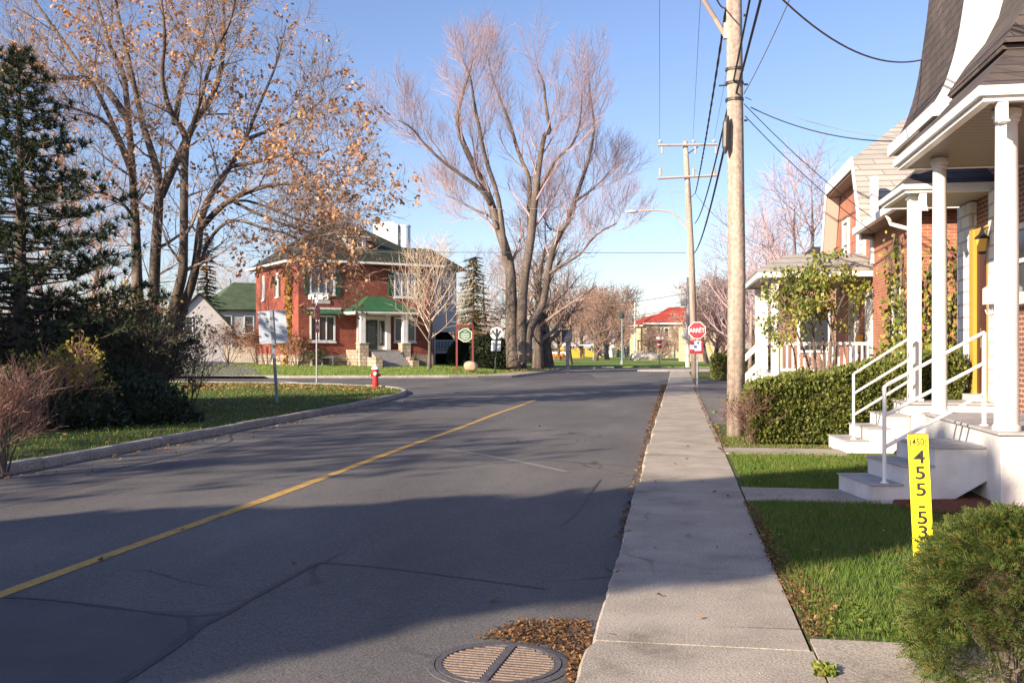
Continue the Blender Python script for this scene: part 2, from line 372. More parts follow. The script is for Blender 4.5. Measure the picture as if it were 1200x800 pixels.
# ================================================================== materials
asphalt = mat_ground('asphalt', 0, .42, [(.3, (.088, .084, .084)), (.42, (.115, .110, .108)), (.52, (.130, .124, .121)), (.6, (.150, .143, .137)), (.72, (.178, .168, .160))], bs=.55, ss=85, bump=.35, rough=.85, stretch=(1, .35, 1), cracks=(.35, .006, (.03, .03, .032)))
asphalt2 = mat_ground('asphalt_drive', 0, .2, [(.3, (.13, .125, .125)), (.7, (.17, .165, .16))], bs=.5, ss=200, bump=.2, rough=.9)
concrete = mat_ground('concrete', 0, .38, [(.3, (.22, .195, .165)), (.42, (.33, .295, .25)), (.55, (.385, .345, .295)), (.75, (.46, .415, .355))], bs=1.6, ss=75, bump=.3, rough=.92, cracks=(.45, .006, (.08, .075, .07)))
concrete_k = mat_ground('concrete_kerb', 0, .3, [(.25, (.25, .23, .21)), (.5, (.33, .30, .27)), (.75, (.42, .39, .36))], bs=2.5, ss=30, bump=.8, rough=.95)
soil = mat_ground('soil', 0, .3, [(.3, (.06, .05, .025)), (.7, (.09, .085, .035))], bs=3, ss=60, bump=.6)
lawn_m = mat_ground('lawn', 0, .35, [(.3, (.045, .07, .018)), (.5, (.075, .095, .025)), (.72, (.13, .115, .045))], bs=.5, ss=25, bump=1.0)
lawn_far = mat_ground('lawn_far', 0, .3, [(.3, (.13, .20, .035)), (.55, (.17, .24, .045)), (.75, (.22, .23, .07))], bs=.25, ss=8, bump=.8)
mulch_m = mat_ground('mulch', 0, .5, [(.3, (.10, .035, .02)), (.7, (.20, .075, .04))], bs=9, ss=50, bump=1.2)
blade_m = mat('grass_blade', (.1, .2, .03), .65, island=[(.055, .11, .012), (.09, .17, .02), (.13, .22, .03), (.17, .21, .05)], trans=.25, spec=.3)
blade_d = mat('grass_dry', (.1, .2, .03), .7, island=[(.07, .12, .015), (.12, .18, .03), (.20, .20, .06), (.30, .23, .10)], trans=.2, spec=.3)
litter_m = mat('dead_leaf', (.3, .12, .04), .7, island=[(.06, .03, .015), (.13, .06, .025), (.22, .11, .04), (.42, .24, .10), (.10, .06, .035), (.16, .08, .03)], trans=.15, spec=.3)
litter_l = mat('dead_leaf_pale', (.3, .12, .04), .7, island=[(.24, .10, .04), (.42, .20, .08), (.55, .33, .15), (.30, .2, .08)], trans=.1, spec=.3)
yellow_paint = mat_ground('line_yellow', 0, .25, [(.3, (.40, .25, .07)), (.55, (.52, .33, .10)), (.68, (.20, .16, .10))], bs=4, ss=60, bump=.4)
white_line = mat_ground('line_white', 0, .2, [(.3, (.25, .25, .25)), (.6, (.5, .5, .48))], bs=3, ss=50, bump=.3)
tar = mat('tar', (.028, .028, .032), .6, (.04, .04, .045), 8, .3)
white = mat('white_paint', (.72, .71, .70), .55, (.58, .57, .56), 2.2, .15, 40)
whitew = mat('white_masonry', (.72, .71, .70), .7, (.50, .495, .49), 2.6, .35, 25)
treads = mat('step_tread', (.30, .29, .30), .8, (.42, .41, .41), 5, .2)
railm = mat('rail_white', (.80, .80, .80), .35)
alu = mat('white_aluminium', (.80, .79, .77), .35)
soffit = mat_lines('soffit_boards', (.17, .115, .08), (.05, .035, .025), .16, 1, .5, .5, .3)
sidingw = mat_lines('siding_white', (.50, .48, .48), (.32, .31, .32), .18, 2, .6)
sidingb = mat_lines('siding_grey', (.50, .53, .60), (.3, .32, .37), .15, 2, .6)
brick_o = mat_brick('brick_orange', (.42, .13, .06), (.33, .095, .05), (.33, .24, .19), .21, .073, .011)
brick_r = mat_brick('brick_red', (.29, .058, .032), (.20, .038, .025), (.20, .10, .07), .22, .075, .008, wear=.3)
brick_d = mat_brick('brick_brown', (.25, .08, .05), (.18, .06, .045), (.38, .30, .22), .21, .073, .012)
quoin_m = mat_brick('painted_quoin', (.78, .76, .73), (.70, .69, .66), (.48, .46, .44), .5, .21, .02, bump=.8, wear=.08)
stone_m = mat_brick('field_stone', (.42, .33, .24), (.27, .21, .17), (.18, .15, .12), .35, .22, .02, bump=1, wear=.35)
stone_l = mat_brick('field_stone_light', (.52, .44, .34), (.36, .29, .22), (.24, .2, .16), .35, .22, .02, bump=1, wear=.35)
shing_d = mat_brick('shingle_dark', (.085, .066, .062), (.05, .042, .043), (.022, .02, .022), .30, .14, .008, bump=.9, wear=.35, rough=.95)
shing_g = mat_brick('shingle_grey', (.37, .34, .31), (.30, .28, .26), (.19, .175, .16), 1.0, .16, .014, bump=.7, wear=.1, rough=.9)
shing_n = mat_brick('shingle_green', (.020, .032, .020), (.014, .025, .016), (.008, .014, .010), .35, .16, .008, bump=.6, wear=.3, rough=.9)
roof_green = mat('roof_green', (.025, .10, .045), .55, (.035, .13, .055), 2)
roof_red = mat_brick('roof_red', (.42, .055, .035), (.34, .045, .03), (.18, .03, .02), .4, .3, .03, wear=.15)
green_p = mat('shutter_green', (.012, .07, .035), .5)
dgreen = mat('door_green', (.012, .028, .02), .4)
glass_m = mat('window_glass', (.035, .042, .05), .07, spec=.9)
glass_b = mat('curtained_glass', (.20, .24, .30), .15, (.10, .13, .18), 1.5, spec=.8)
yellow_d = mat('door_frame_yellow', (.50, .31, .05), .5)
reddoor = mat('door_dark_red', (.06, .012, .012), .45)
cream = mat('cream_wall', (.50, .44, .31), .8, (.42, .37, .26), 1)
steel = mat('galvanised', (.34, .36, .40), .45, (.27, .29, .33), 6, metal=.4)
signback = mat('sign_back', (.50, .56, .66), .4, (.44, .5, .6), 2, metal=.2)
black = mat('black_rubber', (.012, .012, .014), .6)
wire_m = mat('wire', (.03, .03, .04), .6)
wire_l = mat('wire_aluminium', (.22, .23, .28), .5)
pole_m = mat_ground('pole_wood', 0, .25, [(.3, (.22, .17, .14)), (.5, (.37, .30, .255)), (.7, (.46, .375, .32))], bs=1.2, ss=14, bump=.5, stretch=(9, 9, .35))
bark = mat_ground('bark_grey', 0, .35, [(.3, (.05, .04, .035)), (.5, (.10, .08, .068)), (.7, (.19, .155, .13))], bs=1.6, ss=9, bump=1.0, stretch=(3, 3, .6))
bark_l = mat_ground('bark_light', 0, .3, [(.3, (.065, .052, .045)), (.5, (.13, .105, .09)), (.7, (.22, .18, .155))], bs=.9, ss=7, bump=1.0, stretch=(3, 3, .5))
twig_p = mat('twig_pinkish', (.40, .29, .30), .9)
twig_g = mat('twig_grey', (.26, .195, .165), .9)
twig_r = mat('twig_reddish', (.34, .19, .14), .9)
twig_l = mat('twig_light', (.46, .36, .28), .9)
leaf_a = mat('autumn_leaf', (.5, .2, .06), .6, island=[(.26, .11, .05), (.46, .23, .10), (.58, .34, .17), (.55, .34, .22)], trans=.3, spec=.3)
leaf_y = mat('yellow_leaf', (.5, .4, .06), .6, island=[(.18, .20, .03), (.38, .34, .05), (.60, .46, .08)], trans=.3, spec=.3)
leaf_g = mat('lilac_leaf', (.2, .3, .06), .5, island=[(.07, .11, .02), (.15, .21, .035), (.30, .32, .06), (.42, .36, .09)], trans=.3, spec=.3)
cedar_m = mat('cedar_foliage', (.1, .13, .03), .6, island=[(.022, .045, .012), (.05, .085, .018), (.08, .125, .025), (.12, .15, .035), (.16, .10, .03)], trans=.2, spec=.3)
hedge_m = mat('hedge_foliage', (.1, .13, .03), .6, island=[(.05, .07, .018), (.10, .13, .028), (.16, .19, .04), (.24, .22, .06)], trans=.2, spec=.3)
spruce_m = mat('spruce_needle', (.03, .05, .025), .6, island=[(.018, .032, .018), (.035, .055, .028), (.06, .075, .03)], spec=.3)
spruce_o = mat('spruce_olive', (.1, .1, .04), .7, island=[(.09, .085, .04), (.17, .15, .07), (.28, .20, .11)], spec=.3)
yew_m = mat('yew_needle', (.03, .05, .02), .6, island=[(.012, .022, .012), (.03, .045, .02)], spec=.3)
red_m = mat('sign_red', (.52, .018, .035), .4)
sign_w = mat('sign_white', (.80, .80, .80), .4)
sign_y = mat('sign_yellow', (.86, .78, .02), .35)
ink = mat('ink_black', (.012, .012, .012), .5)
# ================================================================== ground
g = MB().box(-900, 900, -300, 1500, -1.2, -.35).build('ground', soil); struct(g)
road = MB()
N = 26; xs = [-90+i*150/N for i in range(N+1)]
road.box(-90, 60, -60, 84, -.3, -.1); o = road.build('road', asphalt); struct(o)
# kerb line of the lawn on the left (street side, round the corner, along the cross street)
KL = smooth_line([(-8.9, -60, 0), (-8.9, -40, 0), (-8.9, -24, 0), (-8.9, -10, 0), (-8.9, 0, 0), (-8.9, 7, 0), (-8.85, 12, 0), (-8.9, 20, 0), (-9.0, 26, 0), (-9.25, 31, 0), (-9.9, 35.2, 0), (-11.2, 37.9, 0), (-13.4, 40.0, 0), (-16.5, 41.4, 0), (-22, 42.2, 0), (-60, 43.5, 0), (-90, 44, 0)], 4)
KF = smooth_line([(-90, 50.5, 0), (-40, 51, 0), (-23, 51.6, 0), (-15, 53.2, 0), (-11.0, 55, 0), (-9.3, 59, 0), (-9.0, 66, 0), (-9.0, 76, 0), (-11, 79, 0), (-90, 80, 0)], 4)
def kerb(path, name, wid=.17, top=.035, side=1, step=1.6, seed=1, bot=-.16):
    rg = random.Random(seed); mb = MB(); acc = []; L = 0
    pts = [Vector((p[0], p[1], 0)) for p in path]; segs = []
    # resample
    rs = [pts[0]]; rem = step
    for a, b in zip(pts, pts[1:]):
        l = (b-a).length; pos = 0
        while l-pos >= rem: pos += rem; rs.append(a.lerp(b, pos/l)); rem = step*rg.uniform(.9, 1.1)
        rem -= l-pos
    for a, b in zip(rs, rs[1:]):
        d = (b-a).normalized(); n = Vector((-d.y, d.x, 0))*side; j = rg.uniform(-.012, .012); tz = top+rg.uniform(-.012, .012)
        a_ = a+d*.008; b_ = b-d*.008
        q = [a_+n*j, b_+n*j, b_+n*(wid+j), a_+n*(wid+j)]
        q2 = [a_+n*(j+.03), b_+n*(j+.03), b_+n*(wid+j-.01), a_+n*(wid+j-.01)]
        lo = [p+Vector((0, 0, bot)) for p in q]; mi = [p+Vector((0, 0, tz-.035)) for p in q]; hi = [p+Vector((0, 0, tz)) for p in q2]
        mb.add(lo+mi+hi, [(0,1,5,4),(1,2,6,5),(2,3,7,6),(3,0,4,7),(4,5,9,8),(5,6,10,9),(6,7,11,10),(7,4,8,11),(8,9,10,11)])
    o = mb.build(name, concrete_k); return struct(o)
kerb(KL, 'kerb', side=1, seed=2)
kerb(KF, 'kerb', side=1, seed=3, step=2.2)
def offs(path, w):
    r = []
    for i, p in enumerate(path):
        a = path[max(0, i-1)]; b = path[min(len(path)-1, i+1)]; d = Vector((b[0]-a[0], b[1]-a[1], 0)).normalized(); r.append(Vector((p[0]-d.y*w, p[1]+d.x*w, 0)))
    return r
KLo = offs(KL, .16); KFo = offs(KF, .16)
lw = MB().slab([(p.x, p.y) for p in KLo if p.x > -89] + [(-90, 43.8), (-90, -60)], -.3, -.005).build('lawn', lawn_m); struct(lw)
# the far lawn rises gently towards the houses
def zfar(x, y):
    best = min((Vector((x, y, 0))-q).length for q in KF)
    t = min(1, max(0, (best-.3)/8)); return .42*t*t*(3-2*t)
fl = MB(); nx, ny = 60, 20
cols_ = []
for i, p in enumerate(KFo):
    if p.x < -89: continue
ring = [p for p in KFo]
cen = Vector((-40, 65, 0)); rows = []
for k in range(13):
    t = (k/12)**1.6; rows.append([Vector((lin(p.x, min(p.x, -11) if k == 12 else lin(p.x, cen.x+(p.x-cen.x)*.2, t), 1 if k == 12 else 1), lin(p.y, cen.y+(p.y-cen.y)*.15, t), 0)) for p in ring])
vs = []; fs = []
for rw in rows:
    for v in rw: vs.append(Vector((v.x, v.y, zfar(v.x, v.y)-.005)))
n = len(ring)
for k in range(12):
    for i in range(n-1): fs.append((k*n+i, k*n+i+1, (k+1)*n+i+1, (k+1)*n+i))
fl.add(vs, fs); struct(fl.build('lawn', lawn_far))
# ---- right side: sidewalk slabs, lawn, parking apron, walkways
SX0, SX1 = -.48, .69
sw = MB(); rg = random.Random(5); y = -6.0
while y < 66:
    L = rg.uniform(1.45, 1.75); a = y+.007; b = y+L-.007; j = rg.uniform(-.03, .03); k = rg.uniform(-.012, .012); t0 = rg.uniform(-.0012, .0012); t1 = rg.uniform(-.0012, .0012); e = .035
    x0 = SX0+j; x1 = SX1+k
    if 10.6 < y < 12: x0 += .05
    vs = [Vector(p) for p in [(x0, a, -.2), (x1, a, -.2), (x1, b, -.2), (x0, b, -.2), (x0-.01, a, t0-e), (x1, a, t0), (x1, b, t1), (x0-.01, b, t1-e), (x0+e, a, t0), (x0+e, b, t1)]]
    NS = 14; rowA = []; rowB = []; rowC = []
    for i_ in range(NS+1):
        t_ = i_/NS; yy = lin(a, b, t_); zz = lin(t0, t1, t_); ch = rg.uniform(-.003, .005) + (rg.uniform(.004, .014) if rg.random() < .2 else 0) + (.03 if i_ in (0, NS) and rg.random() < .6 else 0)
        rowA.append(Vector((x0-.01+ch*.5, yy, zz-.2))); rowB.append(Vector((x0-.008+ch, yy, zz-.02-ch*.6))); rowC.append(Vector((x0+.010+ch*1.4, yy, zz)))
    nn_ = NS+1; fs_ = []
    for i_ in range(NS): fs_ += [(i_, nn_+i_, nn_+i_+1, i_+1), (nn_+i_, 2*nn_+i_, 2*nn_+i_+1, nn_+i_+1)]
    ex = [Vector((x1, a, t0)), Vector((x1, b, t1)), Vector((x1, a, -.2)), Vector((x1, b, -.2))]; q0 = 3*nn_
    fs_ += [tuple([2*nn_+i_ for i_ in range(nn_)][::-1]+[q0, q0+1])[::-1], (q0, q0+2, q0+3, q0+1), (0, q0+2, q0, 2*nn_, nn_), (nn_-1, 2*nn_-1, 3*nn_-1, q0+1, q0+3)]
    sw.add(rowA+rowB+rowC+ex, fs_)
    y += L
struct(sw.build('sidewalk', concrete))
struct(MB().box(SX0+.04, SX1-.01, -6, 66, -.3, -.005).build('sidewalk_bed', soil))
APR0, APR1 = 21.2, 49.0
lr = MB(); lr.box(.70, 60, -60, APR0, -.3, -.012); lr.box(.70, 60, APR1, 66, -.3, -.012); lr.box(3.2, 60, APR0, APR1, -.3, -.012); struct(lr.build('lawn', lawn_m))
struct(MB().box(.70, 3.19, APR0+.01, APR1-.01, -.3, -.006).build('driveway', asphalt2))
struct(MB().box(.705, 1.97, 10.62, 11.5, -.2, .008).build('walkway', concrete))
wk = MB(); wk.box(.712, 1.30, 4.15, 5.58, -.2, .006); wk.box(1.325, 4.6, 4.15, 5.58, -.2, .003); struct(wk.build('walkway', concrete))
struct(MB().box(.705, 2.5, 15.2, 16.05, -.2, .006).build('walkway', concrete))
mu = MB(); rg = random.Random(8)
pts = [(2.15, 10.5), (2.35, 10.1), (2.8, 9.95), (3.2, 9.75), (3.9, 9.7), (5, 9.65), (5, 10.5), (3.2, 10.5), (3.2, 11.6), (2.3, 11.2)]
mu.slab(pts, -.1, .035); struct(mu.build('mulch', mulch_m, bevel=.02))
# far corner of the crossing, park, far cross street pavement
struct(MB().slab([(G(747, 433.5)[0], G(747, 433.5)[1]), (G(782, 433.6)[0], G(782, 433.6)[1]), (8, 73), (60, 73), (60, 75.5), (-3, 76.5)], -.2, .03).build('sidewalk', concrete_k))
pk = MB().slab([(-90, 84), (60, 84), (400, 84), (400, 420), (-400, 420), (-400, 84)], -.5, 0.0); struct(pk.build('park_lawn', lawn_far))
struct(MB().slab([(-110, 190), (110, 190), (110, 204), (-110, 204)], -.1, .02).build('road', asphalt2))
# path at the far left corner
struct(MB().slab([tuple(G(560, 441.3, .0)[:2]), tuple(G(600, 440.4, .0)[:2]), tuple(G(640, 435.5)[:2]), tuple(G(652, 434)[:2]), tuple(G(600, 436)[:2])], -.2, .035).build('walkway', concrete))
# driveway of the garage, on the far left
dv = MB(); NX = 24
for i in range(NX):
    for j in range(2):
        q_ = []
        for (a_, b_) in ((i, j), (i, j+1), (i+1, j+1), (i+1, j)):
            t_ = a_/NX; l_ = lin(G(150, 441.4).xy, W(-38, 84).xy, t_).to_3d() if 0 else None
            p0 = G(150, 441.4).lerp(W(-40, 84), t_); p1 = G(312, 441.4).lerp(W(-24.5, 84), t_); p_ = p0.lerp(p1, b_/2); q_.append((p_.x, p_.y, zfar(p_.x, p_.y)+.012))
        dv.face(*q_)
struct(dv.build('driveway', asphalt2))
# ---- markings and repairs on the road
def strip(path, wid, z, jit=0, seed=0):
    rg = random.Random(seed); mb = MB(); L = []; R = []
    for i, p in enumerate(path):
        a = path[max(0, i-1)]; b = path[min(len(path)-1, i+1)]; d = Vector((b[0]-a[0], b[1]-a[1], 0)).normalized(); n = Vector((-d.y, d.x, 0)); w = wid*(1+rg.uniform(-jit, jit))
        q = Vector((p[0], p[1], z)); L.append(q+n*w/2); R.append(q-n*w/2)
    for i in range(len(path)-1): mb.face(R[i], R[i+1], L[i+1], L[i])
    return mb
yl = [Vector((-4.58+.02*math.sin(y*.7), y, 0)) for y in [-20+i*.6 for i in range(87)]]
struct(strip(yl, .125, -.096, .12, 3).build('road_marking', yellow_paint))
def gp(l, z=-.1): return [G(x, y, z) for x, y in l]
struct(strip(gp([(326, 446.5), (336, 447.0), (346, 448.2)]), .5, -.094).build('road_marking', white_line))
struct(strip(smooth_line(gp([(522, 526), (560, 532), (610, 541), (665, 553)]), 3), .10, -.0955, .3, 4).build('road_marking', mat('worn_white', (.20, .195, .19), .8)))
tr = MB()
def addstrip(l, wid, z, jit, seed):
    s = strip(smooth_line(gp(l), 4), wid, z, jit, seed); tr.add(s.v, s.f)
addstrip([(-20, 698), (60, 703), (150, 714), (218, 722), (268, 717)], .035, -.0965, .35, 1)
addstrip([(268, 717), (310, 693), (372, 659)], .045, -.0960, .3, 2)
addstrip([(372, 659), (440, 664), (560, 679), (640, 690)], .03, -.0965, .3, 3)
addstrip([(120, 812), (185, 772), (225, 740), (268, 717)], .06, -.0955, .4, 4)
addstrip([(222, 722), (226, 748)], .03, -.0950, .4, 6)
addstrip([(660, 614), (678, 598), (690, 580), (704, 562)], .022, -.0960, .4, 5)
addstrip([(100, 556), (180, 540), (268, 518), (273, 508), (330, 495)], .04, -.0960, .4, 7)
addstrip([(500, 528), (600, 536), (760, 548)], .015, -.0960, .5, 8)
struct(tr.build('tar_seam', tar))
asph_p = mat_ground('asphalt_patch', 0, .4, [(.3, (.070, .067, .074)), (.5, (.095, .090, .097)), (.7, (.12, .113, .118))], bs=.9, ss=230, bump=.3, rough=.85)
struct(MB().face(*gp([(268, 717), (150, 714), (-20, 698), (-20, 830), (95, 830), (185, 772), (225, 740)], -.0985)).face(*gp([(600, 436.6), (690, 436.6), (700, 445), (560, 446)], -.0985)).build('road_patch', asph_p))
struct(strip([Vector((-7.3, y, 0)) for y in range(8, 34, 2)], .5, -.0984, .25, 9).build('road_patch', asph_p))
# ---- litter and grass
def inside(p, poly):
    c = False; j = len(poly)-1
    for i in range(len(poly)):
        if (poly[i][1] > p[1]) != (poly[j][1] > p[1]) and p[0] < (poly[j][0]-poly[i][0])*(p[1]-poly[i][1])/(poly[j][1]-poly[i][1])+poly[i][0]: c = not c
        j = i
    return c
def scatter(n, poly, fn, rg):
    x0 = min(p[0] for p in poly); x1 = max(p[0] for p in poly); y0 = min(p[1] for p in poly); y1 = max(p[1] for p in poly); c = 0; k = 0
    while c < n and k < n*20:
        k += 1; p = (rg.uniform(x0, x1), rg.uniform(y0, y1))
        if inside(p, poly): fn(p); c += 1
def blades(poly, n, h, wid, seed, name, m, z=-.01, zf=None):
    rg = random.Random(seed); mb = MB()
    def f(p):
        q = noise.noise(Vector((p[0]*.9, p[1]*.9, seed)))
        hh = h*rg.uniform(.5, 1.25)*(1+.5*q); a = rg.uniform(0, PI); c = Vector((math.cos(a), math.sin(a), 0))*wid*.5; b = Vector((p[0], p[1], zf(*p) if zf else z)); ln = rv(rg)*hh*.55; ln.z = 0
        mb.add([b-c, b+c, b+ln+Vector((0, 0, hh))], [(0, 1, 2)])
    scatter(n, poly, f, rg); return stuff(mb.build(name, m))
l1 = [(.80, 5.62), (1.7, 5.62), (5, 5.62), (5, 9.6), (3.2, 9.7), (2.2, 10.3), (2.0, 10.58), (.78, 10.58), (.74, 8)]
blades(l1, 46000, .055, .006, 1, 'grass', blade_m)
blades([(.76, 11.53), (3.1, 11.6), (3.1, 13.4), (3.1, 15.15), (.74, 15.15)], 22000, .05, .008, 2, 'grass', blade_m)
def patchy(poly, n, h, wid, seed, z=-.01):
    rg = random.Random(seed); mb = MB()
    def f(p):
        if noise.noise(Vector((p[0]*1.6, p[1]*1.2, seed*3.1)))+.35*noise.noise(Vector((p[0]*6, p[1]*6, seed))) < .06: return
        hh = h*rg.uniform(.5, 1.2); a = rg.uniform(0, PI); c = Vector((math.cos(a), math.sin(a), 0))*wid*.5; b = Vector((p[0], p[1], z)); ln = rv(rg)*hh*.8; ln.z = 0
        mb.add([b-c, b+c, b+ln+Vector((0, 0, hh))], [(0, 1, 2)])
    scatter(n, poly, f, rg); return stuff(mb.build('dry_grass', blade_d))
patchy(l1, 16000, .062, .007, 41); patchy([(.76, 11.53), (3.1, 11.6), (3.1, 13.4), (3.1, 15.15), (.74, 15.15)], 9000, .058, .009, 42)
blades([(.70, 5.7), (.86, 5.7), (.82, 8), (.78, 10.5), (.70, 10.5)], 1500, .035, .006, 21, 'dry_grass', blade_d)
blades([(.72, 16.1), (1.6, 16.1), (3, 16.2), (3, 16.7), (1.2, 16.7), (1.2, 18.2), (.72, 18)], 1500, .05, .009, 3, 'dry_grass', blade_d)
vpoly = [(p.x, p.y) for p in offs(KL, .17) if 8 < p.y < 42.3 and p.x > -30] + [(-30, 42.2), (-30, 12), (-9.07, 8)]
blades(vpoly, 60000, .07, .022, 4, 'grass', blade_m, z=-.01)
fpoly = [(p.x, p.y) for p in offs(KF, .17) if p.y < 62 and p.x > -36] + [(-12, 64), (-36, 60)]
patchy(vpoly, 24000, .08, .026, 43)
blades(fpoly, 9000, .08, .05, 5, 'grass', mat('grass_far', (.1, .2, .03), .65, island=[(.12, .19, .03), (.17, .25, .04), (.24, .27, .08)], trans=.25, spec=.3), zf=zfar)
def litter(poly, n, size, seed, name, m, z, up=.02):
    rg = random.Random(seed); mb = MB()
    def f(p):
        a = Vector((rg.uniform(-1, 1), rg.uniform(-1, 1), rg.uniform(-.3, .3))).normalized(); s = size*rg.uniform(.45, 2.0); b = Vector((-a.y, a.x, rg.uniform(-.4, .4))); c = Vector((p[0], p[1], z + up*rg.random()))
        if c.z-.3*s < z: c.z = z+.3*s*.5
        k = s*.35; mid = Vector((0, 0, s*rg.uniform(.0, .2)))
        mb.add([c-a*s*.5, c+b*k*rg.uniform(.6, 1.3)+mid, c+a*s*.5, c-b*k*rg.uniform(.6, 1.3)+mid], [(0, 1, 2, 3)])
    scatter(n, poly, f, rg); return stuff(mb.build(name, m))
def gq(l, z=-.1): return [tuple(G(x, y, z)[:2]) for x, y in l]
litter(gq([(556, 748), (610, 728), (690, 729), (694, 742), (690, 775), (668, 790), (664, 770), (640, 758), (600, 753)]), 1700, .020, 1, 'fallen_leaves', litter_m, -.097, .03)
litter(gq([(668, 775), (694, 760), (704, 782), (690, 800), (660, 802)]), 350, .02, 12, 'fallen_leaves', litter_m, -.097, .03)
litter([(-.56, 8.6), (-.48, 8.6), (-.47, 22), (-.48, 45), (-.75, 45), (-.66, 22), (-.58, 14)], 1700, .045, 2, 'fallen_leaves', litter_m, -.098, .02)
litter([(.70, 5.6), (.84, 5.65), (.96, 6.3), (.86, 7.6), (.78, 9), (.72, 10.4), (.66, 10.4), (.66, 7)], 1300, .022, 3, 'fallen_leaves', litter_m, .004, .02)
litter(l1, 260, .03, 31, 'fallen_leaves', litter_m, .02, .04)
litter([(.78, 11.6), (3, 11.6), (3, 15.1), (.78, 15.1)], 160, .04, 32, 'fallen_leaves', litter_m, .02, .04)
litter([(.80, 5.66), (1.3, 5.66), (1.0, 6.7)], 120, .03, 13, 'fallen_leaves', leaf_g, .01, .03)
litter([(.66, 15), (.8, 16.5), (.8, 21), (.72, 21), (.66, 40), (.75, 40), (.58, 40), (.62, 16)], 500, .04, 5, 'fallen_leaves', litter_m, .002, .02)
litter([(-9.2, 10), (-9.3, 31), (-13, 39), (-24, 41), (-24, 22), (-14, 12)], 1400, .07, 6, 'fallen_leaves', litter_l, .02, .04)
litter(gq([(215, 450), (330, 450), (470, 456), (440, 459), (300, 456), (200, 460)], 0), 1500, .08, 7, 'fallen_leaves', litter_l, .02, .03)
litter([(-8.8, 9), (-8.75, 30), (-8.4, 30), (-8.3, 12)], 160, .06, 8, 'fallen_leaves', litter_l, -.098, .01)
litter([(-8.4, 8), (-.6, 5), (-.6, 40), (-8.4, 40)], 45, .05, 9, 'fallen_leaves', litter_m, -.098, .01)
litter(gq([(600, 438), (660, 434), (640, 431), (590, 434), (560, 436)], 0), 250, .12, 10, 'fallen_leaves', litter_l, .04, .02)
litter([(-.45, 5), (.65, 5), (.65, 20), (-.45, 20)], 26, .035, 11, 'fallen_leaves', litter_m, .004, .01)
# ================================================================== drain cover
MHc = G(584, 778, -.1); mh = thing('drain_cover', (MHc.x, MHc.y, -.1), math.atan2(.58*cs+0, 1)*0 + YAW - math.atan2(.146, .58), 'round cast iron drain grate with slotted halves, set in the road beside a leaf pile', 'drain cover')
iron = mat('cast_iron', (.17, .155, .15), .55, (.11, .10, .10), 14, .4, 60, metal=.4); rust = mat('iron_bar', (.17, .125, .10), .6, (.11, .08, .065), 18, .3, 60, metal=.2)
m_ = MB(); prof = []
for r0, r1, z0, z1 in [(.345, .385, -.02, .010)]:
    n = 64
    for k in range(n):
        a = 2*PI*k/n; b = 2*PI*(k+1)/n
        q = [(r*math.cos(t), r*math.sin(t)) for t in (a, b) for r in (r0, r1)]
        m_.add([Vector((q[0][0], q[0][1], z0)), Vector((q[1][0], q[1][1], z0)), Vector((q[3][0], q[3][1], z0)), Vector((q[2][0], q[2][1], z0)), Vector((q[0][0], q[0][1], z1)), Vector((q[1][0], q[1][1], z1-.004)), Vector((q[3][0], q[3][1], z1-.004)), Vector((q[2][0], q[2][1], z1))], [(4,5,6,7), (1,2,6,5), (0,4,7,3)])
m_.build('frame', iron, mh)
MB().lathe([(.344, -.03), (.344, .001)], 48).build('pit', mat('pit_dirt', (.05, .04, .03), .9, (.025, .02, .02), 20), mh)
c_ = MB(); c_.box(-.022, .022, -.335, .335, .001, .014)
n = 64
for k in range(n):
    a = 2*PI*k/n; b = 2*PI*(k+1)/n
    for r0, r1 in [(.305, .338)]:
        c_.add([Vector((r*math.cos(t), r*math.sin(t), z)) for z in (.001, .013) for t in (a, b) for r in (r0, r1)], [(4,5,7,6), (1,3,7,5), (0,4,6,2)])
c_.build('grate_ring', iron, mh)
b_ = MB(); y = -.285
while y < .29:
    xr = math.sqrt(max(0, .306**2-y*y))
    if xr > .06:
        for sgn in (-1, 1):
            x0, x1 = (.03, xr-.004) if sgn > 0 else (-xr+.004, -.03)
            b_.prism([(x0, y-.013, .002), (x0, y+.013, .002), (x0, y+.006, .0115), (x0, y-.010, .0115)], (0, 0, 0), (x1-x0, 0, 0))
    y += .0395
b_.build('grate_bars', rust, mh)
# ================================================================== near house on the right (two porches)
H1 = thing('brick_duplex', (4.8, 12, 0), 0, 'nearest house on the right, brown brick with dark shingled bell-cast roof and white trim', 'house')
def hb(mb, name, m, parent=H1, **k): return mb.build(name, m, parent, world=True, **k)
wl = MB(); wl.box(4.8, 13, 7.5, 17.7, -.2, 4.6); wall1 = hb(wl, 'wall', brick_d)
hb(MB().box(4.70, 4.798, 15.65, 16.12, .77, 3.98), 'pier', quoin_m)
hb(MB().box(4.70, 4.798, 17.06, 17.70, .77, 3.98), 'pier', quoin_m)
hb(MB().box(4.72, 5.0, 17.705, 17.9, 0, 3.98), 'pier', quoin_m)
# door of the far unit, seen edge on
dr = hb(MB().box(4.74, 4.798, 16.22, 16.84, .865, 3.35), 'door', reddoor)
hb(MB().box(4.68, 4.797, 16.85, 17.055, .77, 3.5).box(4.70, 4.797, 16.13, 16.21, .77, 3.5).box(4.71, 4.797, 16.215, 16.845, 3.36, 3.5), 'door_frame', yellow_d)
hb(MB().tube([(4.68, 16.35, 1.75), (4.70, 16.35, 1.75)], .03, 10).tube([(4.66, 16.35, 1.6), (4.66, 16.35, 1.9)], .012, 8), 'handle', rust, dr)
hb(MB().box(4.5, 4.797, 16.215, 16.845, .765, .86), 'door_sill', whitew)
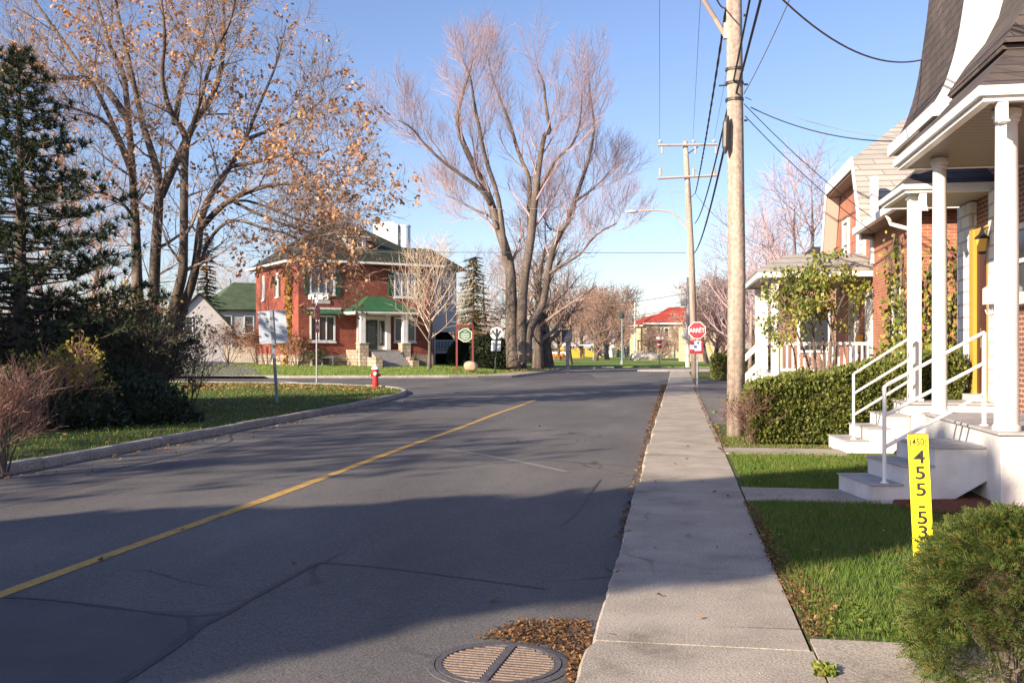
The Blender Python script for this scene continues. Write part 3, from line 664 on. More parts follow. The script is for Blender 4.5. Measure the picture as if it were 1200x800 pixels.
# window beside the near door
def win_w(face, pos, *a, **k):
    pass
def window_world(u0, u1, z0, z1, pos=4.8, cols=1):
    f = MB(); face = '-x'; fr = .08
    f.wbox(face, pos, u0, u0+fr, -.02, .06, z0, z1).wbox(face, pos, u1-fr, u1, -.02, .06, z0, z1).wbox(face, pos, u0+fr, u1-fr, -.02, .056, z1-fr, z1).wbox(face, pos, u0+fr, u1-fr, -.02, .056, z0, z0+fr)
    f.wbox(face, pos, u0+fr, u1-fr, -.02, .05, (z0+z1)/2-.03, (z0+z1)/2+.03)
    o = hb(f, 'window', white); hb(MB().wbox(face, pos, u0+.03, u1-.03, -.02, .012, z0+.03, z1-.03), 'pane', glass_m, o); hb(MB().wbox(face, pos, u0-.08, u1+.08, -.02, .15, z0-.1, z0-.003), 'sill', whitew, o)
window_world(14.1, 15.25, 2.3, 3.35)
window_world(9.0, 10.6, 1.6, 3.2)
dn = hb(MB().box(4.74, 4.798, 11.4, 12.4, .77, 3.1), 'door', reddoor)
hb(MB().box(4.70, 4.80, 11.3, 11.398, .77, 3.2).box(4.70, 4.80, 12.402, 12.5, .77, 3.2).box(4.70, 4.80, 11.4, 12.4, 3.102, 3.2), 'door_frame', yellow_d)
# lantern and mailbox hung on the wall
ln = thing('wall_lantern', P(1151, 285, 15.1), 0, 'small black lantern with amber glass hung by the yellow door frame', 'lantern')
lx = ln.location.copy(); am = mat('amber_glass', (.75, .42, .08), .25, spec=.7)
MB().lathe([(.055, -.13), (.095, .06), (.1, .065)], 6).build('glass', am, ln)
MB().lathe([(.03, -.17), (.06, -.15), (.06, -.131)], 6).build('base', black, ln); MB().lathe([(.12, .066), (.11, .085), (.05, .14), (.025, .20), (.018, .27), (.004, .31)], 6).build('cap', black, ln); MB().tube([(0, 0, .2), (.1, 0, .25), (.2, 0, .12), (4.79-lx.x, 0, .1)], .014, 6).build('bracket', black, ln)
mb_ = thing('mailbox', (4.70, 15.75, 2.25), 0, 'white mailbox with newspaper hooks on the wall behind the near porch column', 'mailbox')
MB().box(-.14, .0, -.17, .17, 0, .24).prism([(-.14, -.17, .241), (0, -.17, .241), (0, -.17, .33)], (0, 0, 0), (0, .34, 0)).build('box', railm, mb_)
MB().tube([(-.02, -.1, 0), (-.02, -.1, -.12), (-.1, -.1, -.14), (-.12, -.1, -.08)], .008, 5).build('hook', railm, mb_); MB().tube([(-.02, .1, 0), (-.02, .1, -.12), (-.1, .1, -.14), (-.12, .1, -.08)], .008, 5).build('hook', railm, mb_)
# porch bases
hb(MB().slab([(3.15, 10.4), (4.79, 10.4), (4.79, 13.45), (3.15, 13.45)], -.15, .725), 'porch_base', whitew, bevel=.012)
hb(MB().slab([(3.12, 10.37), (4.79, 10.37), (4.79, 13.48), (3.12, 13.48)], .728, .762), 'porch_floor', treads, bevel=.008)
hb(MB().slab([(3.45, 15.75), (4.79, 15.75), (4.79, 17.75), (3.45, 17.75)], -.15, .725), 'porch_base', whitew, bevel=.012)
hb(MB().slab([(3.42, 15.72), (4.79, 15.72), (4.79, 17.78), (3.42, 17.78)], .728, .762), 'porch_floor', treads, bevel=.008)
def steps(origin, ang, width, reach, tr=.33, rz=.19, n=3):
    M = Matrix.Translation((*origin, 0)) @ Matrix.Rotation(ang, 4, 'Z')
    prof = [(0, -.1), (0, rz-.02)]
    for i in range(1, n): prof += [(tr*i, rz*i-.02), (tr*i, rz*(i+1)-.02)]
    prof += [(reach, rz*n-.02), (reach, rz*n-.30), (tr*1.9, -.1)]
    poly = [M @ Vector((u, 0, z)) for u, z in prof]; v = (M.to_3x3() @ Vector((0, width, 0)))
    o = hb(MB().prism(poly, (0, 0, 0), v), 'steps', whitew)
    t = MB()
    for i in range(n): t.box(tr*i-.02, (tr*(i+1)-.003) if i < n-1 else reach, -.02, width+.02, rz*(i+1)-.018, rz*(i+1), M)
    hb(t, 'tread', treads, o, bevel=.006)
    return M
M1 = steps((1.97, 10.60), rad(12), .92, 1.30)
M2 = steps((2.52, 15.62), rad(7), .95, .96)
def handrail(M, v, u0, z0, u1, z1, world_end=None, label=''):
    a = M @ Vector((u0, v, 0)); b = M @ Vector((u1, v, 0)) if world_end is None else Vector(world_end)
    a.z = 0; b.z = 0; up = Vector((0, 0, 1)); mb = MB()
    tz0 = z0+1.03; tz1 = z1+.78+.22
    mb.tube([a+up*(z0), a+up*(tz0-.03), a+(b-a).normalized()*.05+up*(tz0)], .021, 8)
    sl = b-a
    for k, (h0, h1) in enumerate([(1.03, 1.0), (.70, .67), (.37, .34)]):
        p = a+up*(z0+h0); q = b+up*(z1+h1)
        if k == 0: p = a+(b-a).normalized()*.05+up*(tz0)
        ext = (q-p)*.0
        mb.tube([p, q], .019, 8)
    mb.tube([b+up*z1, b+up*(z1+1.0)], .023, 8)
    mb.lathe([(.045, z0), (.045, z0+.012)], 8, (a.x, a.y, 0)).lathe([(.045, z1), (.045, z1+.012)], 8, (b.x, b.y, 0))
    return hb(mb, 'handrail', railm, smooth=False)
handrail(M1, .10, .17, .19, 0, .762, (3.24, 11.25, 0))
handrail(M2, .12, .15, .19, 0, .762, (3.56, 16.05, 0))
# columns
def column(x, y, r, sq=False):
    m = MB()
    if sq: m.box(x-r, x+r, y-r, y+r, .80, 3.93).box(x-r-.03, x+r+.03, y-r-.03, y+r+.03, .764, .80).box(x-r-.025, x+r+.025, y-r-.025, y+r+.025, 3.93, 3.995)
    else: m.lathe([(r*1.18, .764), (r*1.18, .80), (r*1.02, .83), (r, 1.6), (r*.98, 2.6), (r*.9, 3.86), (r*1.05, 3.88), (r*1.05, 3.92), (r*1.2, 3.93), (r*1.2, 3.995)], 28, (x, y, 0))
    return hb(m, 'column', white, smooth=False)
c1 = column(3.27, 10.62, .115); c2 = column(3.27, 13.2, .09); column(3.66, 16.3, .088, True)
# porch roofs
def ring_roof(rings, yfar, xr, name, m):
    mb = MB()
    for (X0, Y0, z0), (X1, Y1, z1) in zip(rings, rings[1:]):
        mb.face((X0, yfar, z0), (X0, Y0, z0), (X1, Y1, z1), (X1, yfar, z1)); mb.face((X0, Y0, z0), (xr, Y0, z0), (xr, Y1, z1), (X1, Y1, z1))
    return hb(mb, name, m)
hb(MB().box(2.98, 4.79, 10.26, 13.86, 4.0, 4.03), 'soffit', soffit)
rf1 = ring_roof([(2.88, 10.13, 4.135), (3.48, 11.25, 4.80)], 13.97, 9, 'porch_roof', shing_d)
hb(MB().face((2.88, 13.97, 4.135), (3.48, 13.5, 4.8), (4.8, 13.5, 4.8), (4.8, 13.97, 4.135)), 'porch_roof', shing_d)
def fascia(x, y0, y1, xr, z0, z1, d=.09):
    m = MB(); m.box(x, x+d, y0, y1, z0, z1); m.box(x+d+.001, xr, y0, y0+d, z0, z1-.001); m.box(x+d+.001, xr, y1-d, y1, z0, z1-.001)
    m.box(x-.05, x-.002, y0-.05, y1+.05, z0+.05, z1+.015); m.box(x-.001, xr, y0-.05, y0-.002, z0+.05, z1+.014)
    return hb(m, 'gutter', alu)
fascia(2.92, 10.18, 13.95, 9, 3.99, 4.12)
hb(MB().box(3.06, 3.16, 10.19, 10.29, 3.80, 3.985).box(3.065, 3.155, 10.12, 10.22, 3.775, 3.80), 'downspout', alu, bevel=.01)
hb(MB().box(3.50, 4.79, 16.08, 17.66, 4.0, 4.03), 'soffit', mat('soffit_plain', (.5, .46, .40), .6))
hb(MB().face((3.42, 15.94, 4.12), (4.8, 15.94, 4.12), (4.8, 16.9, 4.62), (3.95, 16.9, 4.62)).face((3.42, 17.8, 4.12), (3.42, 15.94, 4.12), (3.95, 16.9, 4.62)).face((4.8, 17.8, 4.12), (3.42, 17.8, 4.12), (3.95, 16.9, 4.62), (4.8, 16.9, 4.62)), 'porch_roof', shing_d)
fascia(3.46, 16.0, 17.74, 4.79, 3.99, 4.11)
hb(MB().box(3.68, 3.78, 16.02, 16.12, 3.82, 3.985).prism([(3.68, 15.92, 3.70), (3.78, 15.92, 3.70), (3.78, 16.03, 3.82), (3.68, 16.03, 3.82)], (0, 0, 0), (0, .06, .02)), 'downspout', alu)
# big bell-cast roof: near (lower) slope with its hip corner, far (higher) slope, white end panel between
ring_roof([(3.40, 11.12, 4.83), (3.42, 11.15, 4.87), (3.62, 11.35, 5.18), (3.86, 11.6, 5.48), (4.02, 11.8, 5.8), (4.12, 11.95, 6.2), (4.30, 12.1, 7.6)], 13.37, 12, 'roof', shing_d)
hb(MB().box(3.41, 4.79, 11.2, 13.3, 4.78, 4.83), 'soffit', shing_d)  # dark shingle on this edge paints the shadow line under the eave
PR = smooth_line([(3.20, 0, 4.66), (3.39, 0, 5.0), (3.545, 0, 5.54), (3.66, 0, 6.3), (3.73, 0, 6.9), (3.80, 0, 7.8)], 4)
mr_ = MB()
for a, b in zip(PR, PR[1:]): mr_.face((a.x, 15.65, a.z), (a.x, 13.41, a.z), (b.x, 13.41, b.z), (b.x, 15.65, b.z))
hb(mr_, 'roof', shing_d)
hb(MB().face((3.80, 15.65, 7.8), (3.80, 13.41, 7.8), (7.2, 13.41, 9.4), (7.2, 15.65, 9.4)).face((4.3, 12.1, 7.6), (12, 12.1, 7.6), (12, 14, 9.2), (7.2, 14, 9.2)), 'roof', shing_d)
pn = [(a.x-.01, 13.39, a.z) for a in PR] + [(7.2, 13.39, 9.3), (7.2, 13.39, 4.62)]
hb(MB().prism(pn, (0, -.02, 0), (0, .015, 0)), 'gable_panel', white)
hb(MB().box(3.14, 3.2, 13.0, 15.7, 4.50, 4.66).box(3.201, 3.6, 13.0, 13.06, 4.50, 4.64), 'gutter', alu)
hb(MB().box(3.2, 4.79, 13.07, 15.65, 4.50, 4.53), 'soffit', mat('soffit_brown', (.22, .16, .12), .6))
hb(MB().prism([(a.x+.02, 15.63, a.z) for a in PR] + [(7.2, 15.63, 9.3), (7.2, 15.63, 4.62)], (0, -.02, 0), (0, .02, 0)), 'gable_panel', white)
hb(MB().box(4.81, 12.9, 7.6, 15.6, 4.61, 7.4), 'upper_wall', brick_d)
# ================================================================== second house, gambrel
H2 = thing('gambrel_house', (4.6, 26, 0), 0, 'second house on the right, orange brick with pale grey gambrel roof and white railed porch', 'house')
def h2(mb, name, m, parent=H2, **k): return mb.build(name, m, parent, world=True, **k)
h2(MB().box(4.85, 14, 21.6, 26.0, -.2, 4.5), 'wall', brick_o)
h2(MB().box(4.95, 14, 26.01, 32.6, -.2, 4.6).prism([(4.95, 26.05, 4.61), (4.95, 27.2, 6.28), (4.95, 31.6, 6.28), (4.95, 32.6, 4.61)], (0, 0, 0), (9, 0, 0)), 'wall', brick_o)
gm_ = MB()
gprof = [(25.8, 4.45), (27.1, 6.55), (29.4, 7.2), (31.7, 6.55), (33.0, 4.3)]
# near slope, with the clipped front hip
gm_.plate([(4.55, 25.75, 4.35), (14, 25.75, 4.35), (14, 27.1, 6.6), (4.55, 27.1, 6.6)], .08)
gm_.plate([(4.55, 27.1, 6.6), (14, 27.1, 6.6), (14, 29.4, 8.3), (6.6, 29.4, 8.3)], .08)
gm_.plate([(4.55, 27.1, 6.6), (6.6, 29.4, 8.3), (4.55, 31.7, 6.6)], .08)
gm_.plate([(14, 31.7, 6.6), (4.55, 31.7, 6.6), (6.6, 29.4, 8.3), (14, 29.4, 8.3)], .08)
gm_.plate([(14, 33.0, 4.2), (4.55, 33.0, 4.2), (4.55, 31.7, 6.6), (14, 31.7, 6.6)], .08)
h2(gm_, 'roof', shing_g)
rk = MB()
for (y0, z0), (y1, z1) in zip([(25.72, 4.3), (27.1, 6.62), (31.7, 6.62), (33.04, 4.15)], [(27.1, 6.62), (31.7, 6.62), (33.04, 4.15), (33.3, 3.6)]):
    rk.prism([(4.50, y0, z0-.30), (4.50, y1, z1-.30), (4.50, y1, z1+.02), (4.50, y0, z0+.02)], (0, 0, 0), (.045, 0, 0))
h2(rk, 'bargeboard', alu)
h2(MB().box(4.56, 4.94, 27.1, 31.7, 6.26, 6.29), 'soffit', mat('soffit_brown', (.2, .15, .12), .6))
h2(MB().prism([(4.56, 31.75, 6.25), (4.94, 31.75, 6.25), (4.94, 32.9, 4.0), (4.56, 32.9, 4.0)], (0, 0, 0), (0, .03, 0)), 'soffit', mat('soffit_pink', (.55, .42, .36), .6))
def h2win(face, pos, u0, u1, z0, z1, **k):
    f = MB(); fr = .1
    f.wbox(face, pos, u0, u0+fr, -.02, .07, z0, z1).wbox(face, pos, u1-fr, u1, -.02, .07, z0, z1).wbox(face, pos, u0+fr, u1-fr, -.02, .066, z1-fr, z1).wbox(face, pos, u0+fr, u1-fr, -.02, .066, z0, z0+fr).wbox(face, pos, u0+fr, u1-fr, -.02, .06, (z0+z1)/2-.03, (z0+z1)/2+.03)
    o = h2(f, 'window', white); h2(MB().wbox(face, pos, u0+.05, u1-.05, -.02, .012, z0+.05, z1-.05), 'pane', glass_b, o); h2(MB().wbox(face, pos, u0-.06, u1+.06, -.02, .14, z0-.1, z0-.003), 'sill', white, o)
h2win('-x', 4.95, 27.5, 28.6, 3.95, 5.6); h2win('-x', 4.95, 30.0, 31.0, 3.95, 5.4); h2win('-x', 4.85, 22.6, 23.5, 1.45, 3.0); h2win('-y', 21.6, 5.9, 7.0, 1.4, 3.0)
h2(MB().box(4.80, 4.95, 25.85, 26.15, 3.7, 5.9), 'corner_trim', white)
# wing eaves
h2(MB().plate([(4.4, 21.15, 4.62), (9.5, 21.15, 4.62), (9.5, 23.4, 5.6), (6.4, 23.4, 5.6)], .06).plate([(4.4, 25.9, 4.62), (4.4, 21.15, 4.62), (6.4, 23.4, 5.6), (6.4, 25.9, 5.6)], .06), 'wing_roof', shing_g)
h2(MB().box(4.3, 4.42, 21.05, 25.72, 4.42, 4.58).box(4.421, 9.5, 21.05, 21.16, 4.42, 4.575), 'gutter', alu)
h2(MB().box(4.43, 4.84, 21.17, 25.7, 4.44, 4.47).box(4.85, 9.5, 21.17, 21.59, 4.44, 4.47), 'soffit', mat('soffit_brown', (.2, .15, .12), .6))
h2(MB().tube([(4.36, 21.9, 4.44), (4.45, 21.9, 4.22), (4.78, 21.72, 4.08), (4.80, 21.66, 4.0)], .045, 8), 'downspout', alu)
h2(MB().tube([(4.80, 21.66, 4.0), (4.80, 21.66, .1)], .045, 8), 'downspout', mat('downspout_brown', (.36, .13, .07), .5))
# porch
pf = h2(MB().box(2.35, 4.94, 26.6, 31.6, .78, .90).box(2.40, 4.90, 26.62, 26.7, .45, .77), 'porch_floor', mat('porch_grey', (.52, .56, .52), .6))
h2(MB().box(2.7, 4.8, 26.9, 31.3, -.1, .76), 'porch_base', mat('porch_shadow_boards', (.25, .28, .26), .8))  # darker copy of the porch grey: shade below the floor put into the colour
def prail(x0, x1, y):
    m = MB(); m.box(x0, x1, y-.04, y+.04, 1.66, 1.74).box(x0, x1, y-.03, y+.03, .98, 1.05); n = int((x1-x0)/.15)
    for i in range(n+1): x = lin(x0+.05, x1-.05, i/n); m.box(x-.025, x+.025, y-.022, y+.022, 1.05, 1.66)
    return m
h2(prail(2.62, 4.9, 26.68), 'railing', white)
m = MB(); m.box(2.40, 2.48, 28.3, 31.5, 1.66, 1.74).box(2.41, 2.47, 28.3, 31.5, .98, 1.05)
for i in range(20): yy = 28.4+i*.16; m.box(2.42, 2.46, yy-.025, yy+.025, 1.05, 1.66)
h2(m, 'railing', white)
for x, yy in ((2.5, 26.68), (2.45, 29.2), (2.45, 31.45)):
    h2(MB().box(x-.09, x+.09, yy-.09, yy+.09, -.05, 3.42).box(x-.2, x+.2, yy-.2, yy+.2, -.05, .08), 'post', white)
h2(MB().plate([(2.0, 26.25, 3.62), (4.95, 26.25, 3.62), (4.95, 27.6, 4.12), (2.9, 27.6, 4.12)], .05).plate([(2.0, 32.0, 3.62), (2.0, 26.25, 3.62), (2.9, 27.6, 4.12), (2.9, 30.8, 4.12)], .05).plate([(2.9, 30.8, 4.12), (2.9, 27.6, 4.12), (4.95, 27.6, 4.14), (4.95, 30.8, 4.14)], .05).plate([(4.95, 32.0, 3.62), (2.0, 32.0, 3.62), (2.9, 30.8, 4.12), (4.95, 30.8, 4.12)], .05), 'porch_roof', shing_g)
h2(MB().box(2.03, 4.94, 26.28, 26.36, 3.42, 3.56).box(2.03, 2.11, 26.361, 31.95, 3.42, 3.56), 'fascia', alu)
h2(MB().box(2.12, 4.94, 26.37, 31.9, 3.43, 3.46), 'soffit', soffit)
h2(MB().box(4.9, 4.948, 26.4, 27.4, 1.2, 3.1), 'shutter_panel', white); dd_ = h2(MB().box(4.86, 4.948, 28.6, 29.7, .92, 3.1), 'door', white); h2(MB().box(4.84, 4.858, 28.8, 29.5, 1.7, 2.9), 'door_glass', glass_m, dd_)
h2(MB().box(4.82, 4.90, 27.6, 28.3, 1.5, 1.95), 'notice', mat('notice_orange', (.75, .35, .04), .5))
# stair with white rails on the street side
st = MB()
for i in range(4): st.box(2.34-.16*(i+1), 2.34-.16*i-.003, 30.3, 31.5, -.05, .74-.19*i)
h2(st, 'steps', mat('porch_grey', (.5, .5, .5), .6))
for yy in (30.3, 31.5):
    m = MB(); m.box(1.70, 1.77, yy-.04, yy+.04, -.03, 1.15)
    for z in (.95, .35): m.prism([(1.77, yy-.03, z+.02), (2.36, yy-.03, z+.62), (2.36, yy-.03, z+.74), (1.77, yy-.03, z+.14)], (0, 0, 0), (0, .06, 0))
    h2(m, 'stair_rail', white)
# ================================================================== third house roof behind it
H3 = thing('dark_roofed_house', (4.5, 40, 0), 0, 'house with dark shingle roof just left of the grey gambrel gable, mostly hidden', 'house')
h3 = lambda mb, nme, m, p=H3: mb.build(nme, m, p, world=True)
h3(MB().box(4.2, 12, 38.2, 46, -.2, 4.45), 'wall', brick_d)
h3(MB().plate([(3.9, 37.6, 4.5), (12.4, 37.6, 4.5), (12.4, 41.5, 5.7), (5.4, 41.5, 5.7)], .1).plate([(3.9, 46.4, 4.5), (3.9, 37.6, 4.5), (5.4, 41.5, 5.7), (5.4, 43, 5.7)], .1).plate([(12.4, 46.4, 4.5), (3.9, 46.4, 4.5), (5.4, 43, 5.7), (12.4, 43, 5.7)], .1), 'roof', shing_d)
h3(MB().box(4.0, 12, 37.7, 37.8, 4.25, 4.42), 'fascia', alu)
w_ = h3(MB().box(4.4, 5.6, 38.13, 38.198, 1.4, 3.0), 'window', white); h3(MB().box(4.5, 5.5, 38.12, 38.129, 1.5, 2.9), 'pane', glass_m, w_)
# ================================================================== plants on the right
def hedge(name, label, x0, x1, y0, y1, h0, h1, seed, size, n, m, cat='hedge', rot=0, **k):
    t = thing(name, (x0, y0, 0), rot, label, cat); ml, mc = hedge_mesh(0, x1-x0, 0, y1-y0, h0, h1, seed, size, n, **k)
    ml.build('foliage', m, t); mc.build('inner_core', mat('hedge_dark_core', (.045, .05, .02), .9, (.03, .03, .015), 4), t); return t  # dark core behind the leaves; inner shade is put into its colour
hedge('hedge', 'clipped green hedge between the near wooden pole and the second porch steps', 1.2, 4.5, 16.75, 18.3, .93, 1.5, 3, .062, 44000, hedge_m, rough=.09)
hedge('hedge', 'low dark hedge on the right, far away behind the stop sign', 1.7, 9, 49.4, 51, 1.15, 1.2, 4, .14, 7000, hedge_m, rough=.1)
rg = random.Random(44)
t = thing('twiggy_shrub', (1.16, 16.7, 0), 0, 'purplish bare twiggy shrub at the end of the hedge by the wooden pole', 'shrub')
mt, mc, tips = MB(), MB(), []
cfgS = dict(seg=[3, 3, 2, 2], wig=.25, up=.12, ang=.7, n=[5, 4, 3, 0], len=[.5, .25, .14, .1], rmin=.003, tt=.2, t0=.3, max=3, rk=.6)
for k in range(9):
    a = rg.uniform(0, 6.28); grow(mt, mc, Vector((rg.uniform(-.1, .15), rg.uniform(-.1, .2), 0)), Vector((math.cos(a)*.4, math.sin(a)*.4, 1)).normalized(), rg.uniform(.5, .8), .012, 0, cfgS, rg, tips)
mt.build('stem', mat('stem_purple', (.16, .08, .08), .8), t); mc.build('twigs', mat('stem_purple2', (.20, .10, .09), .8), t)
ml = MB()
for tp, dr, mid in tips[:160]: leaf(ml, tp, .06, rg)
ml.build('foliage', hedge_m, t)
# lilac in front of the second porch
rg = random.Random(12)
t = thing('lilac_bush', (3.35, 24.6, 0), 0, 'tall leafy lilac with crooked stems in front of the white railed porch', 'bush'); mt, mc, ml, tips = MB(), MB(), MB(), []
cfgL = dict(seg=[5, 4, 3, 2], wig=.22, up=.10, ang=.75, n=[6, 4, 4, 0], len=[.8, .42, .24, .13], rmin=.005, tt=.4, t0=.3, max=3, rk=.55)
for pl, r in [([(955, 470), (948, 430), (938, 400), (925, 370), (915, 345)], .035), ([(958, 470), (955, 420), (952, 380), (948, 340), (955, 315)], .04), ([(965, 470), (972, 420), (975, 385), (985, 355), (990, 345)], .045), ([(968, 470), (978, 430), (975, 390), (962, 355), (962, 335)], .035), ([(950, 470), (935, 440), (930, 410), (918, 385), (910, 372)], .03), ([(960, 470), (966, 420), (960, 372), (944, 352), (932, 338)], .03)]:
    pts = smooth_line([P(x, y, 24.9+rg.uniform(-.4, .4)) for x, y in pl], 3); pts = [p - t.location for p in pts]; rs = [lin(r, r*.35, i/(len(pts)-1)) for i in range(len(pts))]
    mt.tube(pts, rs, 6); kids(mt, mc, pts, rs, 0, 0, cfgL, rg, tips, .45)
mt.build('stem', bark_l, t); mc.build('twigs', bark_l, t)
c = 0
for tp, dr, mid in tips:
    if rg.random() < .72:
        for k in range(6): leaf(ml, tp.lerp(mid, rg.random())+rv(rg)*.12, .10, rg, lean=Vector((0, 0, -.8))+rv(rg)*.5)
ml.build('foliage', leaf_g, t)
# ivy on the orange brick corner
rg = random.Random(31); t = thing('climbing_vine', (4.82, 21.55, 0), 0, 'leafy vine climbing the orange brick corner between the porch columns', 'vine'); mt, ml = MB(), MB()
for k in range(19):
    side = k % 3 == 0; p = Vector((-.04 if side else rg.uniform(.05, 1.15), rg.uniform(.3, 1.9) if side else -.04, 0)); H = rg.uniform(2.2, 3.9)
    pts = [p.copy()]
    while p.z < H:
        p = p + Vector((0 if side else rg.uniform(-.14, .14), rg.uniform(-.14, .14) if side else 0, .22)); pts.append(p.copy())
        for j in range(int(11*(1.1-p.z/3.6))+3):
            q = p + Vector((-rg.uniform(.02, .2) if side else rg.gauss(0, .22), rg.gauss(0, .22) if side else -rg.uniform(.02, .22), rg.uniform(-.15, .15))); leaf(ml, q, .105, rg, lean=Vector((0, -.2, -.8)))
    mt.tube(pts, [.02]*len(pts), 5)
mt.build('stem', bark, t); ml.build('foliage', leaf_g, t)
t = thing('leafy_shrub', (4.55, 20.2, 0), 0, 'loose broad-leaved shrub beside the round porch column', 'shrub'); ml = MB(); mt = MB()
for k in range(16):
    a = rg.uniform(0, 6.28); p = Vector((0, 0, 0)); d = Vector((math.cos(a)*.45, math.sin(a)*.25, 1)).normalized(); pts = [p.copy()]
    for j in range(6):
        p = p+d*.27; d = (d+rv(rg)*.15).normalized(); pts.append(p.copy())
        for q in range(6): leaf(ml, p+rv(rg)*.14, .13, rg)
    mt.tube(pts, [.012]*len(pts), 4)
mt.build('stem', bark_l, t); ml.build('foliage', leaf_g, t)
# foreground cedar
rg = random.Random(77); cb = thing('cedar_bush', (1.53, 4.95, 0), 0, 'clipped cedar bush in the bottom right corner, in front of the yellow number sign', 'bush')
ml, mt = MB(), MB(); RXx, RY, CH = .43, .40, .78
def spray(p, d, L):
    """a flat fan of scale leaves: midrib and side sprigs"""
    d = d.normalized(); s = d.orthogonal(); s.rotate(Matrix.Rotation(rg.uniform(0, 6.28), 3, d).to_quaternion()); nn = max(4, int(L/.012))
    for i in range(nn):
        t = i/nn; c = p + d*L*t + Vector((0, 0, -.25*L*t*t)); l = L*.42*(1-t*.8)*rg.uniform(.7, 1.1)
        for sg in (-1, 1):
            e = (s*sg*.8 + d*.75 + rv(rg)*.15).normalized(); wv = .0052
            q = d.cross(s)*.001
            ml.add([c-d*wv*.6, c+e*l*.5-d*wv*.7, c+e*l, c+e*l*.5+d*wv], [(0, 1, 2, 3)])
for k in range(3300):
    a = rg.uniform(0, 2*PI); zt = rg.random()**.75; z = .06+CH*zt; rr = (1-max(0, (zt-.55)/.45)**2.2*.85)*(.80+.2*min(1, zt*4)); rr *= 1+.16*noise.noise(Vector((math.cos(a)*1.5, math.sin(a)*1.5, z*3)))*1.5
    dp = 1-abs(rg.gauss(0, .13)); p = Vector((RXx*rr*dp*math.cos(a), RY*rr*dp*math.sin(a), z-.02)); out = Vector((math.cos(a), math.sin(a), .25+1.3*max(0, zt-.6)))
    spray(p-out*.03, out+rv(rg)*.65, rg.uniform(.07, .15))
for k in range(60):
    a = rg.uniform(0, 2*PI); r = rg.uniform(.25, .85); z = rg.uniform(.2, .75); mt.tube([(rg.uniform(-.04, .04), rg.uniform(-.04, .04), .02), (RXx*r*.4*math.cos(a), RY*r*.4*math.sin(a), z*.5), (RXx*r*math.cos(a), RY*r*math.sin(a), z)], [.012, .007, .003], 5)
mt.build('stem', bark_l, cb); ml.build('foliage', cedar_m, cb)
MB().blob((0, 0, .40), .24, 3, .12, 3, (.9, .8, .95)).build('inner_core', mat('cedar_inside', (.03, .032, .014), .9, (.06, .035, .015), 12, .9, 20), cb)
wd = thing('weed_tuft', (.71, 5.02, 0), 0, 'small green weed in the joint at the sidewalk edge, bottom of the picture', 'weed'); m = MB()
for k in range(170):
    a = rg.uniform(0, 6.28); r = rg.uniform(0, .05); p = Vector((r*math.cos(a)*.7, r*math.sin(a)*1.4, .0)); leaf(m, p, .045, rg, lean=Vector((math.cos(a)*.7, math.sin(a)*.7, .8)))
m.build('foliage', leaf_g, wd)
# ================================================================== yellow number sign
ys = thing('number_sign', (*G(1086, 0+648+30, 0)[:2], 0), 0, 'narrow yellow board with black digits standing on the lawn behind the cedar bush', 'sign')
q = P(1086, 560, 5.75); ys.location = (q.x, q.y, 0); yz = yaw_to(q)+rad(4); ys.rotation_euler = (0, rad(-2.6), yz); FR[ys.name] = Matrix.LocRotScale(ys.location, ys.rotation_euler, None)
MB().box(-.056, .056, -.006, .006, .22, 1.09).build('board', sign_y, ys)
MB().box(-.018, .018, .007, .03, -.05, .95).build('stake', mat('stake_wood', (.45, .3, .16), .8), ys)
MB().box(-.057, .0575, -.003, .008, 1.091, 1.096).build('edge', mat('edge_rust', (.35, .12, .04), .8), ys)
for s, z, sz in [('(450)', 1.045, .056), ('4', .955, .106), ('5', .862, .106), ('5', .765, .106), ('-', .675, .10), ('5', .60, .106), ('3', .515, .106)]:
    text(s, sz, Matrix.Translation((.004 if len(s) < 2 else 0, -.0065, z)) @ FACE, ink, ys, 'digit', .001, .80 if len(s) > 1 else 1.2, .0018 if len(s) < 2 else .0007)
# ================================================================== red brick house on the far left corner
A0 = W(-13.75, 62, .42); HA = thing('brick_house', tuple(A0), YAW+rad(30.8), 'two-storey red brick house with green hip roof and green porch roof across the side street', 'house')
def ha(mb, name, m, parent=HA, **k): return mb.build(name, m, parent, **k)
Z = .42
ha(MB().box(.4, 9.9, .4, 9.8, .72, 6.75), 'wall', brick_r)
ha(MB().box(.36, 9.94, .36, 9.84, -.6, .717), 'foundation', stone_m)
ha(MB().box(9.901, 13.2, 3.2, 9.0, 2.3, 6.7).box(9.901, 13.2, 3.2, 9.0, .75, .95), 'side_wing', sidingb)
m = MB(); m.box(13.0, 13.1, 3.0, 3.1, -.4, 2.3).box(11.3, 11.4, 3.0, 3.1, -.4, 2.3).box(9.95, 12.99, 3.02, 3.1, 1.65, 1.72).box(9.95, 12.99, 3.02, 3.1, 1.0, 1.06)
for i in range(24): m.box(10.0+i*.12, 10.04+i*.12, 3.03, 3.08, 1.06, 1.65)
ha(m, 'side_railing', sidingb)
rf = MB(); e = 6.78; rz_ = 10.0
a, b, c, d_ = (-.1, -.1, e), (10.4, -.1, e), (10.4, 10.3, e), (-.1, 10.3, e); r0, r1 = (4.0, 5.0, rz_), (5.6, 5.0, rz_)
rf.plate([a, b, r1, r0], .1).plate([b, c, r1], .1).plate([c, d_, r0, r1], .1).plate([d_, a, r0], .1)
rfo = ha(rf, 'roof', shing_n)
ha(MB().plate([(8.6, 2.6, e), (13.8, 2.6, e), (12.3, 5.6, 8.5), (8.6, 5.6, 8.5)], .08).plate([(13.8, 2.6, e), (13.8, 9.6, e), (12.3, 6.4, 8.5), (12.3, 5.6, 8.5)], .08).plate([(8.6, 9.6, e), (8.6, 6.4, 8.5), (12.3, 6.4, 8.5), (13.8, 9.6, e)], .08), 'wing_roof', shing_n)
